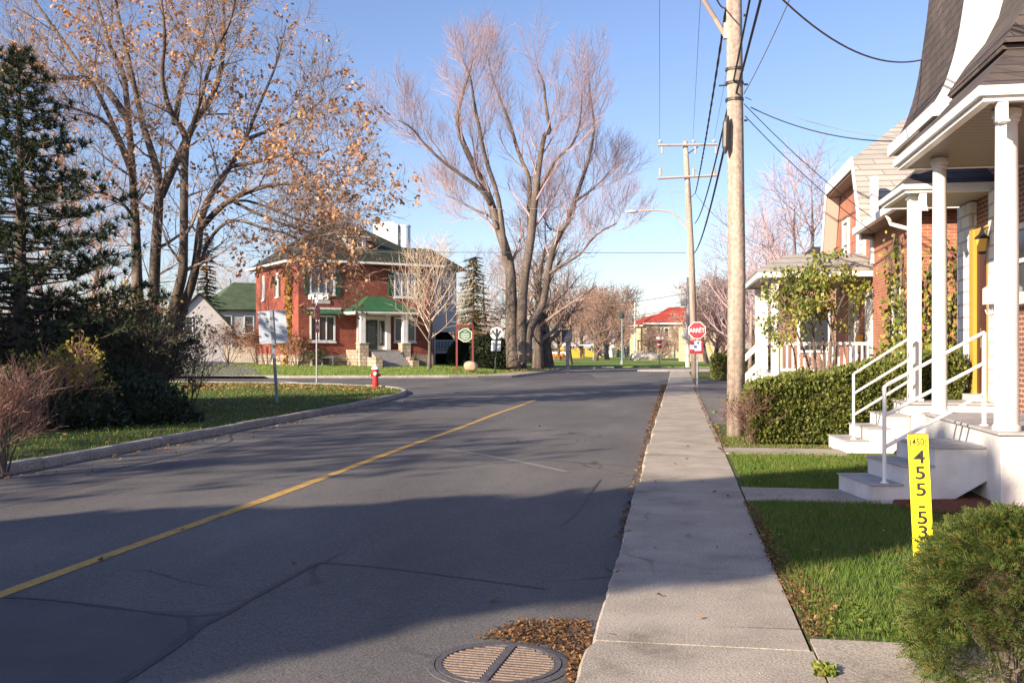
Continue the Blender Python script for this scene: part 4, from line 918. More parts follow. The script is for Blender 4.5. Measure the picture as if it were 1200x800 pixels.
for u_ in (10.6, 11.8): window(HA, '-y', 3.2, u_, u_+.8, 4.3, 5.9, 1, 2, white, glass_b, .1)
ha(MB().box(3.5, 4.0, 4.9, 5.4, 9.6, 10.7), 'chimney', brick_d, rfo)
ha(MB().box(-.2, 10.5, -.2, -.09, e-.12, e+.02).box(-.2, -.09, -.089, 10.4, e-.12, e+.018), 'gutter', alu)
ha(MB().box(-.08, 10.39, -.08, .395, e-.14, e-.11).box(-.08, .395, .396, 10.3, e-.14, e-.11), 'soffit', mat('soffit_brown', (.2, .15, .12), .6))
# dormer
dm = ha(MB().box(4.2, 5.4, 1.35, 3.6, 7.7, 8.62), 'dormer', white); ha(MB().plate([(4.0, 1.15, 8.63), (5.6, 1.15, 8.63), (5.6, 4.2, 8.85), (4.0, 4.2, 8.85)], .09), 'dormer_roof', white, dm)
window(HA, '-y', 1.35, 4.42, 5.18, 7.85, 8.50, 2, 2, white, glass_m, .07)
# windows
for u0, u1, z0, z1, c, r in [(1.15, 2.85, 4.6, 6.3, 3, 1), (7.0, 8.6, 4.55, 6.2, 3, 1), (1.15, 2.85, 1.55, 3.25, 3, 1), (7.0, 8.6, 1.55, 3.2, 3, 1)]:
    window(HA, '-y', .4, u0, u1, z0, z1, c, r, white, glass_m if z0 < 3 else glass_b, .1)
for u0, u1 in ((.78, 1.07), (2.93, 3.22), (6.6, 6.92), (8.68, 9.0)): ha(MB().wbox('-y', .4, u0, u1, -.01, .06, 4.55, 6.3), 'shutter', green_p)
for u0, u1, z0, z1 in [(4.4, 4.9, 4.6, 6.2), (7.6, 8.1, 4.5, 6.2), (7.6, 8.1, 1.5, 3.2)]: window(HA, '-x', .4, u0, u1, z0, z1, 1, 2, white, glass_b, .12)
for u0, u1 in ((4.1, 4.34), (4.97, 5.21), (8.16, 8.4)): ha(MB().wbox('-x', .4, u0, u1, -.01, .06, 4.6, 6.2), 'shutter', green_p)
ha(MB().prism([(.9, .38, 3.62), (.9, -.15, 3.38), (.9, -.15, 3.32), (.9, .38, 3.32)], (0, 0, 0), (2.3, 0, 0)), 'awning', roof_green)
ha(MB().wbox('-y', .4, .88, 3.25, 0, .1, 3.63, 3.75).wbox('-y', .4, 6.8, 8.8, 0, .1, 3.4, 3.6), 'trim_band', white)
ha(MB().wbox('-y', .4, 1.3, 2.5, 0, .06, 4.0, 4.25), 'name_board', sidingw)
for u0, u1 in ((1.2, 2.7), (7.0, 8.2)): window(HA, '-y', .36, u0, u1, -.05, .58, 2, 1, white, glass_m, .09, sill=False)
# porch
ha(MB().plate([(3.35, -1.9, 3.52), (7.7, -1.9, 3.52), (6.1, .0, 4.55), (5.0, 0, 4.55)], .07).plate([(3.35, .4, 3.52), (3.35, -1.9, 3.52), (5.0, 0, 4.55), (5.0, .4, 4.55)], .07).plate([(7.7, -1.9, 3.52), (7.7, .4, 3.52), (6.1, .4, 4.55), (6.1, 0, 4.55)], .07), 'porch_roof', roof_green)
ha(MB().box(3.33, 7.72, -1.93, -1.86, 3.36, 3.47).box(3.33, 3.40, -1.855, .38, 3.36, 3.47).box(7.65, 7.72, -1.855, .38, 3.36, 3.47).box(3.41, 7.64, -1.85, .38, 3.30, 3.35), 'porch_fascia', white)
for x in (3.95, 6.9): ha(MB().box(x-.16, x+.16, -1.7, -1.38, 1.45, 3.29), 'column', white); ha(MB().box(x-.3, x+.3, -1.85, -1.25, -.5, 1.42).box(x-.34, x+.34, -1.89, -1.21, 1.421, 1.47), 'pier', stone_l)
ha(MB().box(3.6, 7.1, -1.6, .38, -.5, 1.02), 'porch_base', stone_m)
s = MB()
for i in range(6): s.box(4.5, 6.5, -1.6-.3*(i+1), -1.603-.3*i, -.45, .90-.17*i)
ha(s, 'steps', mat('step_stone', (.24, .23, .24), .8, (.32, .31, .3), 4, .2))
for bx_ in ((6.55, 6.85, -3.1, -1.9, -.5, .55), (6.5, 6.95, -3.65, -3.15, -.5, .35), (4.15, 4.45, -3.1, -1.9, -.5, .55), (3.95, 4.4, -3.75, -3.15, -.5, .62)): ha(MB().box(*bx_), 'stair_wall', stone_m)
ha(MB().box(4.35, 6.6, .30, .399, 1.03, 3.25), 'entry_panel', mat('entry_white', (.68, .66, .62), .6))
dr = ha(MB().box(4.95, 5.75, .22, .299, 1.06, 3.0), 'door', dgreen); ha(MB().box(5.10, 5.60, .205, .219, 1.35, 2.85), 'door_glass', glass_m, dr)
ha(MB().lathe([(.03, 0), (.03, .05)], 8, M=Matrix.Translation((5.68, .2, 2.0)) @ Matrix.Rotation(PI/2, 4, 'X')), 'handle', rust, dr)
for x in (4.45, 5.9): ha(MB().box(x, x+.35, .24, .299, 1.3, 2.95), 'sidelight', glass_m)
ha(MB().box(6.3, 6.6, .0, .29, 1.03, 3.29), 'post', white)
# vine on the side wall
rg = random.Random(9); v = thing('wall_vine', HA.matrix_world @ Vector((0, 0, 0)), 0, 'yellow autumn vine climbing the sunlit side wall of the red brick house', 'vine'); v.location = A0; v.rotation_euler = HA.rotation_euler; FR[v.name] = FR[HA.name]
ml, mt = MB(), MB()
for k in range(3):
    y0 = 1.7+k*.3
    mt.tube([(.36, y0, -.2), (.36, y0+.1, 3), (.36, y0-.1, 6)], .03, 5)
for k in range(750):
    z = 6.2*rg.random()**.8; y = 2.0+rg.gauss(0, .17+.1*(z > 3)) + (.5 if z < 2 else 0); leaf(ml, Vector((.33-rg.uniform(0, .15), y, z)), .2, rg, lean=Vector((-.3, 0, -.8)))
mt.build('stem', bark, v); ml.build('foliage', mat('vine_leaf', (.5, .3, .05), .6, island=[(.16, .10, .03), (.38, .27, .04), (.30, .12, .03)], trans=.2), v)
# ------------------------------------------------------------------ shrubs by that house
def small_shrub(name, label, loc, H, R, seed, lm, n=500, ls=.1, stems=10, tw=twig_r, cat='shrub', lv=3, grp=None):
    rg = random.Random(seed); t = thing(name, loc, 0, label, cat, grp); mt, mc, ml, tips = MB(), MB(), MB(), []
    cfg = dict(seg=[4, 3, 2, 2], wig=.2, up=.08, ang=.6, n=[6, 5, 3, 0], len=[H*.5, H*.28, H*.15, .1], rmin=H*.0028, tt=.2, t0=.3, max=lv, rk=.6)
    for k in range(stems):
        a = rg.uniform(0, 6.28); o = Vector((math.cos(a), math.sin(a), 0)); grow(mt, mc, o*R*.15*rg.random(), (o*R/H*1.0*rg.random()**.5+Vector((0, 0, 1))).normalized(), H*rg.uniform(.6, .95), H*.013, 0, cfg, rg, tips)
    for k in range(n):
        tp, dr, mid = rg.choice(tips); leaf(ml, tp.lerp(mid, rg.random())+rv(rg)*ls*.7, ls, rg, lean=Vector((0, 0, -.3))+dr*.4)
    mt.build('stem', bark, t); mc.build('twigs', tw, t); ml.build('foliage', lm, t) if n else None; return t
leaf_rd = mat('red_leaf', (.3, .05, .04), .6, island=[(.12, .03, .025), (.30, .05, .04), (.20, .10, .05)], trans=.25)
leaf_dk = mat('dark_leaf', (.03, .05, .02), .6, island=[(.02, .035, .015), (.05, .075, .025), (.09, .09, .03)], trans=.15)
leaf_br = mat('brown_leaf', (.2, .1, .05), .6, island=[(.10, .05, .03), (.24, .11, .05), (.30, .18, .07)], trans=.2)
lab = ['reddish brown bush at the far back corner of the red brick house', 'bush with rusty leaves along the side wall of the red brick house', 'bush below the yellow vine of the red brick house', 'dry bush at the front corner of the red brick house']
for i, (px, d, H, R) in enumerate([(268, 74, 2.4, 1.6), (302, 70, 2.2, 1.3), (333, 65.5, 2.2, 1.2), (347, 62.5, 1.8, 1.2)]):
    small_shrub('garden_bush', lab[i], P(px, 407, d)*1 - Vector((0, 0, 1.6-.42)), H, R, 60+i, leaf_br, 500, .16, 9, grp='bushes round the brick house')
small_shrub('garden_bush', 'low dark bush beneath the left front windows of the brick house', W(-12.6, 62.4, .42), .9, .9, 70, leaf_dk, 500, .12, 8)
small_shrub('garden_bush', 'low green bush beside the stone step pier of the brick house', W(-6.9, 64.6, .42), .8, .7, 71, leaf_g, 400, .1, 8)
# ------------------------------------------------------------------ garage, green-roofed house, tower
GA = thing('garage', tuple(W(-27.2, 85, .42)), YAW+rad(19), 'white garage with pointed gable behind the big maple on the left', 'garage')
g_ = MB(); g_.prism([(-2.5, 0, -.3), (2.75, 0, -.3), (2.75, 0, 2.95), (.15, 0, 5.75), (-2.5, 0, 2.95)], (0, 0, 0), (0, 7, 0)); g_.build('wall', sidingw, GA)
MB().plate([(3.0, -.25, 2.72), (3.0, 7.2, 2.72), (.15, 7.2, 5.85), (.15, -.25, 5.85)], -.12).plate([(-2.75, 7.2, 2.72), (-2.75, -.25, 2.72), (.15, -.25, 5.85), (.15, 7.2, 5.85)], -.12).build('roof', shing_n, GA)
window(GA, '-y', 0, -2.0, -.4, 2.3, 3.9, 2, 2, white, glass_m, .1)
m = MB().prism([(-4.2, 3, -.3), (-2.51, 3, -.3), (-2.51, 3, 3.2), (-4.2, 3, 3.2)], (0, 0, 0), (0, 4, 0)); m.build('lean_to', sidingw, GA)
MB().box(2.76, 2.86, -.05, .03, -.2, 2.8).build('corner_trim', white, GA)
GH = thing('green_roofed_house', tuple(W(-30, 98, .42)), YAW+rad(28), 'white house with dull green roof between the garage and the red brick house', 'house')
MB().box(0, 9, 0, 8, -.3, 5.0).build('wall', sidingw, GH)
MB().plate([(-.5, -.5, 5), (9.5, -.5, 5), (6, 4, 8), (3, 4, 8)], .1).plate([(9.5, -.5, 5), (9.5, 8.5, 5), (6, 4, 8)], .1).plate([(9.5, 8.5, 5), (-.5, 8.5, 5), (3, 4, 8), (6, 4, 8)], .1).plate([(-.5, 8.5, 5), (-.5, -.5, 5), (3, 4, 8)], .1).build('roof', mat_brick('shingle_green_light', (.075, .11, .055), (.06, .09, .045), (.035, .05, .03), .35, .16, .008), GH)
for u in (1, 3.2, 5.6, 7.6): window(GH, '-y', 0, u, u+1, 2.6, 4.4, 1, 2, white, glass_m); window(GH, '-y', 0, u, u+1, .4, 1.9, 1, 2, white, glass_m)
MB().box(2, 6, -1.8, -.01, 2.1, 2.25).box(2.1, 2.25, -1.7, -1.6, 0, 2.1).box(5.7, 5.85, -1.7, -1.6, 0, 2.1).build('porch', shing_n, GH)
for u in (1.2, 5): window(GH, '-x', 0, u, u+1, 2.6, 4.4, 1, 2, white, glass_m)
WT = thing('water_tower', tuple(W(-25.3, 200, 0)), YAW, 'bright white block and tank rising behind the roof of the red brick house', 'tower')
MB().box(-3.0, 2.05, 0, 5, 0, 26.8).build('block', white, WT, bevel=.15); MB().lathe([(1.15, 0), (1.15, 26.2), (1.25, 26.25), (1.25, 26.6)], 20, (3.3, 1.5, 0)).build('tank', mat('tank_blue', (.5, .55, .68), .5), WT)
MB().box(-2.0, 1.2, 1, 4, 26.85, 27.3).build('parapet', white, WT)
# ------------------------------------------------------------------ signs
S1 = thing('road_sign', tuple(G(325, 472)), 0, 'blank back of a pale square sign on a leaning post on the left verge', 'sign')
q = S1.location; S1.rotation_euler = (rad(1), rad(-3.6), yaw_to(q)+rad(-10)); FR[S1.name] = Matrix.LocRotScale(q, S1.rotation_euler, None)
MB().box(-.045, .045, -.03, -.022, -.3, 2.72).box(-.045, -.037, -.022, .0, -.3, 2.72).box(.037, .045, -.022, .0, -.3, 2.72).build('post', steel, S1)
MB().box(-.39, .41, .003, .008, 1.72, 2.66).build('panel', signback, S1, bevel=.002)
MB().tube([(0, -.035, 2.5), (0, -.02, 2.5)], .014, 6).tube([(0, -.035, 1.9), (0, -.02, 1.9)], .014, 6).build('bolt', steel, S1)
q = G(371, 448); S2 = thing('street_name_post', tuple(q), yaw_to(q), 'thin post with street name blade on top and a red sign seen nearly edge-on', 'sign')
MB().tube([(0, 0, -.2), (0, 0, 3.95)], .035, 8).build('post', steel, S2)
bl = MB().box(-.38, .55, -.012, .012, 3.80, 4.0).box(-.06, .06, -.03, .03, 3.66, 3.79).build('name_blade', sign_w, S2)
text('RUE', .13, Matrix.Translation((.1, -.0125, 3.90)) @ FACE, ink, S2, 'lettering', .001) if 0 else None
Me = Matrix.Rotation(rad(70), 4, 'Z')
oc = [Me @ Vector((.37*math.cos(rad(22.5+45*i)), -.05, 3.2+.37*math.sin(rad(22.5+45*i)))) for i in range(8)]
MB().prism(oc, (0, 0, 0), Me @ Vector((0, .006, 0))).build('octagon', red_m, S2)
oc2 = [Me @ Vector((.385*math.cos(rad(22.5+45*i)), -.0435, 3.2+.385*math.sin(rad(22.5+45*i)))) for i in range(8)]
MB().prism(oc2, (0, 0, 0), Me @ Vector((0, .004, 0))).build('octagon_rim', sign_w, S2)
MB().box(-.22, .22, -.05, -.044, 2.28, 2.78, Me).build('tab', red_m, S2); MB().box(-.16, .16, -.056, -.051, 2.45, 2.62, Me).build('tab_band', sign_w, S2)
def stop_sign(q, label, yw, s=1.0):
    t = thing('stop_sign', tuple(q), yw, label, 'stop sign')
    MB().box(-.035, .035, -.02, -.012, -.2, 2.55*s).box(-.035, -.028, -.012, .02, -.2, 2.55*s).box(.028, .035, -.012, .02, -.2, 2.55*s).build('post', steel, t)
    R = .33; c = 2.3*s
    def octa(r, y0, y1, m, nme): return MB().prism([(r/math.cos(PI/8)*math.cos(rad(22.5+45*i)), y0, c+r/math.cos(PI/8)*math.sin(rad(22.5+45*i))) for i in range(8)], (0, 0, 0), (0, y1-y0, 0)).build(nme, m, t)
    octa(R, -.026, -.021, sign_w, 'rim'); octa(R-.025, -.031, -.0265, red_m, 'octagon')
    text('ARRÊT', .235, Matrix.Translation((0, -.0325, c-.01)) @ FACE, sign_w, t, 'lettering', .001, .84, .0015)
    return t
q = G(822, 455); q2 = P(817, 388, 38.5); ST = stop_sign((q2.x, q2.y, -.03), 'red octagonal ARRÊT sign on the right sidewalk with a red and white tab below', yaw_to(q2)-rad(6))
p_ = MB().box(-.30, .24, -.031, -.024, 1.38, 1.90).build('tab', mat('tab_darkred', (.32, .012, .03), .4), ST)
MB().box(-.10, .16, -.036, -.0315, 1.5, 1.88).box(-.28, .16, -.0355, -.0312, 1.56, 1.74).build('tab_panel', mat('tab_pale', (.60, .66, .78), .4), p_)
MB().box(.0, .09, -.041, -.0365, 1.76, 1.86).box(-.12, .0, -.0395, -.0362, 1.60, 1.70).build('tab_mark', mat('tab_blue', (.05, .09, .28), .4), p_)
q = P(580, 436, 62); q.z = .05; RS = thing('round_sign', tuple(q), yaw_to(q), 'round white sign with a dark Y shape above a white square, by the tallest tree', 'sign'); RS.rotation_euler = (0, rad(2.2), yaw_to(q))
MB().tube([(0, 0, -.3), (0, 0, 2.75)], .045, 8).build('post', dgreen, RS)
MB().lathe([(.41, 0), (.41, .012)], 32, M=Matrix.Translation((0, .055, 2.45)) @ Matrix.Rotation(PI/2, 4, 'X')).build('disc', sign_w, RS)
MB().box(-.30, .30, .04, .052, 1.33, 1.98).build('panel', sign_w, RS, bevel=.003)
MB().tube([(0, -.02, 2.2), (.26, .02, 2.62)], .03, 6).build('bracket', dgreen, RS); MB().tube([(0, -.02, 2.2), (-.26, .02, 2.62)], .03, 6).build('bracket', dgreen, RS)
q = P(545, 427, 60); q.z = .25; WS = thing('hanging_sign', tuple(q), yaw_to(q)+rad(6), 'green eight-sided board with white lettering hung in a dark red timber frame', 'sign')
redw = mat('timber_red', (.26, .05, .055), .6, (.2, .04, .045), 5)
MB().box(-.56, -.46, -.05, .05, -.3, 2.75).build('post', redw, WS); MB().box(.42, .52, -.05, .05, -.3, 2.75).build('post', redw, WS); MB().box(-.459, .419, -.04, .04, 2.60, 2.72).build('crossbar', redw, WS)
hx = lambda k: [(-.43*k, -.0, 2.1+.20*k), (-.43*k, 0, 2.1-.20*k), (-.10*k, 0, 2.1-.42*k), (.10*k, 0, 2.1-.42*k), (.43*k, 0, 2.1-.20*k), (.43*k, 0, 2.1+.20*k), (.10*k, 0, 2.1+.42*k), (-.10*k, 0, 2.1+.42*k)]
MB().prism(hx(1), (0, -.02, 0), (0, .02, 0)).build('board_rim', mat('board_cream', (.75, .72, .55), .5), WS); MB().prism(hx(.87), (0, -.026, 0), (0, -.021, 0)).build('board', mat('board_green', (.05, .16, .08), .5), WS)
L_ = MB()
rg = random.Random(3)
for z, wdt, h in [(2.33, .10, .05), (2.19, .24, .055), (2.08, .28, .055), (1.97, .26, .05), (1.86, .17, .05)]:
    x = -wdt
    while x < wdt:
        k = rg.uniform(.03, .055); L_.box(x, min(x+k, wdt), -.030, -.0262, z-h/2, z+h/2*rg.uniform(.6, 1)); x += k+.016
L_.build('lettering', sign_w, WS)
q = P(552, 430, 59); q.z = .22; bo = thing('boulder', tuple(q), 0, 'pinkish boulder on the lawn below the hanging green sign', 'boulder'); MB().blob((0, 0, .24), .40, 5, .12, 3, (1.05, .8, .82)).build('rock', mat('boulder_pink', (.50, .33, .24), .9, (.38, .25, .19), 3, .6, 12), bo, smooth=True)
q = G(440, 453.5); hy = thing('fire_hydrant', (q.x, q.y, -.01), yaw_to(q), 'red fire hydrant with white cap on the grass corner', 'hydrant')
hr = mat('hydrant_red', (.52, .03, .03), .35, (.4, .025, .025), 5); hw = mat('hydrant_white', (.8, .8, .78), .4)
MB().lathe([(.17, 0), (.17, .04), (.125, .06), (.125, .12), (.14, .13), (.14, .17), (.115, .18), (.115, .66), (.145, .67), (.145, .72), (.12, .73)], 20).build('barrel', hr, hy, smooth=False)
MB().lathe([(.17, .731), (.16, .76), (.12, .82), (.06, .86), (.035, .865), (.035, .91), (.0, .912)], 20).build('cap', hw, hy)
for sgn in (-1, 1): MB().lathe([(.06, 0), (.06, .08), (.045, .09), (.03, .12)], 12, M=Matrix.Translation((sgn*.10, 0, .50)) @ Matrix.Rotation(sgn*PI/2, 4, 'Y')).build('side_nozzle', hr, hy)
MB().lathe([(.08, 0), (.08, .1), (.06, .12), (.03, .15)], 14, M=Matrix.Translation((0, -.09, .55)) @ Matrix.Rotation(PI/2, 4, 'X')).build('front_nozzle', hw, hy)
q = P(665, 432, 66); q.z = -.05; DS = thing('dark_post_box', tuple(q), yaw_to(q), 'dark post with a square box on top in the shade right of the big trees', 'post')
dk = mat('dark_metal', (.03, .035, .05), .5); MB().box(-.12, .12, -.06, .06, -.2, 2.0).build('post', dk, DS); MB().box(-.38, .32, -.15, .15, 2.0, 2.85).build('box', dk, DS, bevel=.02)
# ------------------------------------------------------------------ utility poles
NP = thing('utility_pole', (1.02, 18.2, 0), 0, 'tall weathered wooden utility pole on the right beside the hedge, the nearest one', 'utility pole')
MB().tube([(0, 0, -.3), (.02, 0, 3), (-.03, 0, 8), (-.06, 0, 12.9)], [.165, .155, .138, .125], 24).build('shaft', pole_m, NP, smooth=True)
def crossarm(t, z, x0, x1, m=pole_m, y=-.2): return MB().box(x0, x1, y-.06, y+.05, z-.06, z+.06).build('crossarm', m, t)
crossarm(NP, 12.1, -1.5, 1.5)
iron2 = mat('hardware', (.07, .065, .06), .5, metal=.5)
for z in (6.05, 6.35, 6.6): MB().lathe([(.165, 0), (.165, .05)], 16, (-.02, 0, z)).build('band', iron2, NP)
MB().tube([(.15, 0, 6.35), (.22, 0, 6.35)], .02, 6).tube([(.15, 0, 5.7), (.21, 0, 5.7)], .02, 6).tube([(-.16, 0, 6.35), (-.3, 0, 6.35)], .015, 6).tube([(.14, 0, 7.6), (.2, 0, 7.6)], .025, 6).build('bolt', iron2, NP)
galv = mat('lamp_arm_metal', (.52, .42, .36), .5)
LA = MB(); a1 = P(850, 42, 18.0)-NP.location; a2 = P(838, 22, 17.9)-NP.location; a3 = P(822, -4, 17.7)-NP.location; a4 = P(800, -30, 17.3)-NP.location
LA.tube([a1, a2, a3, a4], [.045, .042, .04, .04], 8).box(a1.x-.04, -.14, -.05, .05, a1.z-.12, a1.z+.16); LA.build('lamp_arm', galv, NP)
FPb = G(815, 443); FP = thing('utility_pole', (FPb.x, FPb.y, 0), YAW, 'far wooden utility pole with two crossarms behind the stop sign', 'utility pole')
def fl(px, py, d=51.0): return FR[FP.name].inverted() @ P(px, py, d)
tp = fl(803, 166); MB().tube([(0, 0, -.3), fl(810, 300), fl(806, 220), tp], [.19, .17, .15, .13], 14).build('shaft', pole_m, FP, smooth=True)
armm = mat('arm_weathered', (.42, .37, .34), .8)
for (ya, yb) in ((171.5, 170.5), (210, 206.5)):
    a, b = fl(770, ya), fl(840, yb); a.y -= .2; b.y -= .2; MB().tube([a, b], .065, 4).build('crossarm', armm, FP)
for px in (773, 812, 836):
    a = fl(px, 170); a.y -= .2; MB().lathe([(.03, 0), (.03, .08), (.09, .1), (.09, .16), (.05, .22)], 10, tuple(a)).build('insulator', armm, FP)
    a = fl(px+2, 173); a.y -= .2; MB().tube([a, a+Vector((.02, 0, -.35))], .05, 6).build('arrester', armm, FP)
    a = fl(px, 207); a.y -= .2; MB().tube([a, a+Vector((0, 0, .38))], .06, 6).tube([a+Vector((0, 0, .3)), a+Vector((.18, 0, .32))], .025, 5).build('cutout', armm, FP)
MB().tube([fl(805, 181), fl(818, 172)], .03, 5).tube([fl(806, 235), fl(815, 226)], .02, 5).build('brace', iron2, FP)
la = [fl(805, 268), fl(798, 258), fl(787, 249.5), fl(773, 246.5), fl(748, 247)]; lo = MB().tube(smooth_line(la, 3), .045, 6).build('lamp_arm', galv, FP)
h = fl(740, 248); MB().blob((h.x, h.y, h.z), .35, 2, .02, 2, (1.0, .42, .26)).build('lamp_head', mat('lamp_head', (.55, .52, .52), .4), FP, smooth=True)
q = P(806, 430, 80); q.z = 0; MP = thing('thin_metal_pole', tuple(q), 0, 'thin pale metal pole standing behind the far wooden pole', 'pole'); MB().tube([(0, 0, 0), (0, 0, 7.3)], [.2, .1], 8).build('shaft', mat('pale_metal', (.55, .53, .50), .5), MP)
MB().box(-.5, -.1, -.25, .1, 2.3, 3.1).box(-.55, -.12, -.2, .1, 5.0, 5.6).build('box', mat('pale_metal', (.55, .53, .50), .5), MP)
# ------------------------------------------------------------------ wires
def wire(label, a, b, sag, r, m=wire_m, name='overhead_wire', tw=0, n=20, grp='overhead wires'):
    r *= .72
    a = Vector(a); b = Vector(b); pts = []
    for i in range(n+1):
        t = i/n; p = a.lerp(b, t); p.z -= sag*4*t*(1-t); pts.append(p)
    o = MB()
    rr = [r*(1+.5*(i % 2)) for i in range(n+1)] if tw else r
    o.tube([p-a for p in pts], rr, 5, cap=False); ob = o.build(name, m); ob.location = a; tag(ob, label, 'wire', grp); return ob
pol = lambda px, py, d: P(px, py, d)
wire('leftmost thin wire running overhead to the left end of the far top crossarm', P(773, -330, 16.5), P(773, 163, 50.8), .1, .012, wire_l)
wire('thin overhead wire running to the middle insulator of the far crossarm', P(838, -330, 16.5), P(812, 163, 50.8), .1, .012, wire_l)
wire('thin overhead wire passing behind the near pole to the right end of the far crossarm', P(925, -330, 16.5), P(837, 162, 50.8), .1, .012, wire_l)
wire('twisted black cable hanging left of the near pole down to the far pole', P(851, 10, 18.0), P(815, 226, 50.5), .25, .030, wire_m, 'twisted_cable', 1, 60)
wire('black cable loop coming from overhead to the splice left of the near pole top', P(830, -30, 15), P(851, 10, 18.0), .15, .02, wire_m, 'twisted_cable')
nA = P(859, 98, 17.8); nB = P(862, 112, 17.8)
wire('thick black cable crossing in front of the near pole from the top right', (.98, 3.0, 6.9), nA, .12, .024, wire_m, 'cable', 0, 16)
wire('thickest black cable crossing the near pole, the right one of the pair', (1.22, 3.0, 6.75), nB, .12, .029, wire_m, 'cable', 0, 16)
wire('cable running from the near pole down to the far pole, the upper one', nA, P(814, 262, 50.8), .5, .030, wire_m, 'cable')
wire('cable running from the near pole down to the far pole, the lower one', nB, P(813, 297, 50.8), .55, .038, wire_m, 'cable')
sp_ = P(851, 158, 17.6); o = thing('splice_box', tuple(sp_), 0, 'dark cable splice box hanging just left of the near utility pole', 'splice box'); MB().tube([(.03, 0, .34), (.0, 0, .22), (-.01, 0, -.22), (-.02, 0, -.34)], [.02, .062, .062, .02], 8).build('sleeve', iron2, o)
wire('thin drop wire rising from the near pole to the upper right', P(872, 110, 18), P(990, -160, 12), .15, .012, wire_l, 'drop_wire')
wire('thick bare cable curving across the sky to the roof of the nearest house', P(893, -25, 11), P(1085, 69, 14.9), .36, .017, mat('cable_grey', (.16, .13, .13), .6), 'service_cable')
wire('upper drop wire from the near pole to the dark bell-cast roof', P(873, 114, 18), P(1056, 163, 15.6), .12, .010, wire_l, 'drop_wire')
wire('lower drop wire from the near pole to the dark bell-cast roof', P(880, 126, 18), P(1056, 166, 15.6), .16, .014, wire_m, 'drop_wire')
wire('drop wire from the near pole to the gambrel gable, the upper one', P(872, 122, 18), P(1032, 262, 22.5), .12, .011, wire_m, 'drop_wire')
wire('drop wire from the near pole to the gambrel gable, the lower one', P(873, 136, 18), P(1027, 275, 23.5), .12, .012, wire_m, 'drop_wire')
wire('dark level wire crossing the street at the height of the brick house eaves', P(240, 293, 60), P(804, 296, 51), .05, .022, wire_m, n=10)
wire('dark level wire continuing left behind the big maple', P(-80, 283, 66), P(240, 293, 60), .1, .018, wire_m, n=10)
wire('faint wire crossing left from the far pole below its second crossarm', P(-60, 196, 62), P(804, 225, 51), .5, .010, wire_l)
wire('faint wire crossing left from the far pole, the lower of the faint pair', P(300, 236, 62), P(804, 241, 51), .3, .010, wire_l)
wire('wire from the far pole to the right, toward the hidden houses', P(815, 227, 50.5), P(905, 290, 40), .5, .014, wire_m)
wire('thin wire hanging from the far crossarm down to the right', P(776, 180, 50.8), P(802, 300, 50.8), 0, .010, wire_l)
wire('distant wire crossing low behind the stop sign, the upper one', P(640, 348, 90), P(805, 343, 51), .6, .018, wire_m)
wire('distant wire crossing low behind the stop sign, the middle one', P(700, 366, 90), P(806, 356, 51), .5, .018, wire_m)
wire('distant wire crossing low behind the stop sign, the lowest one', P(700, 378, 90), P(807, 368, 51), .4, .014, wire_l)
# ================================================================== trees on the left
big = dict(seg=[6, 5, 3, 2], wig=.24, up=.20, ang=.62, n=[14, 9, 9, 0], len=[3.8, 1.9, 1.1, .6], rmin=.0085, tt=.25, t0=.2, max=3, rk=.36)
BT = [([(602, 430), (600, 400), (599, 350), (597, 311), (585, 269), (570, 224), (560, 204), (543, 168), (536, 141), (542, 111), (550, 85), (555, 66)], .50, .045, 2),
      ([(592, 300), (584, 234), (569, 186), (561, 147), (555, 117), (552, 95), (546, 78)], .20, .04, -2),
      ([(576, 240), (563, 222), (539, 204), (515, 186), (497, 168), (482, 150), (467, 141)], .17, .03, -3),
      ([(583, 268), (576, 255), (555, 245), (540, 237), (522, 228)], .12, .03, 3),
      ([(612, 425), (611, 380), (614, 330), (622, 280), (626, 240), (629, 215), (632, 192), (638, 159), (644, 153), (639, 120), (637, 98), (629, 80)], .40, .045, -1),
      ([(622, 290), (620, 240), (620, 210), (608, 180), (597, 144), (584, 111), (575, 85), (573, 68)], .22, .04, 3),
      ([(618, 425), (620, 385), (636, 356), (643, 314), (651, 284), (666, 257), (674, 234), (689, 189), (696, 150), (692, 114), (689, 85)], .32, .04, 1),
      ([(628, 225), (632, 222), (650, 189), (671, 168), (680, 138), (682, 110)], .15, .04, -3),
      ([(645, 320), (657, 311), (678, 299), (699, 275), (720, 263), (722, 262)], .12, .03, -2),
      ([(660, 270), (648, 270), (640, 262), (634, 240)], .09, .03, 2),
      ([(673, 236), (690, 225), (705, 212), (715, 200)], .12, .03, 2)]
traced_tree('big_tree', 'tallest bare grey tree with many forking limbs, centre of the picture across the intersection', (605, 433), 64, BT, big, 11, bark_l, twig_p, lbl='tree')
mp = dict(seg=[5, 4, 3, 2], wig=.20, up=.08, ang=.85, n=[14, 8, 7, 0], len=[1.9, 1.05, .6, .3], rmin=.0055, tt=.22, t0=.2, max=3, rk=.42)
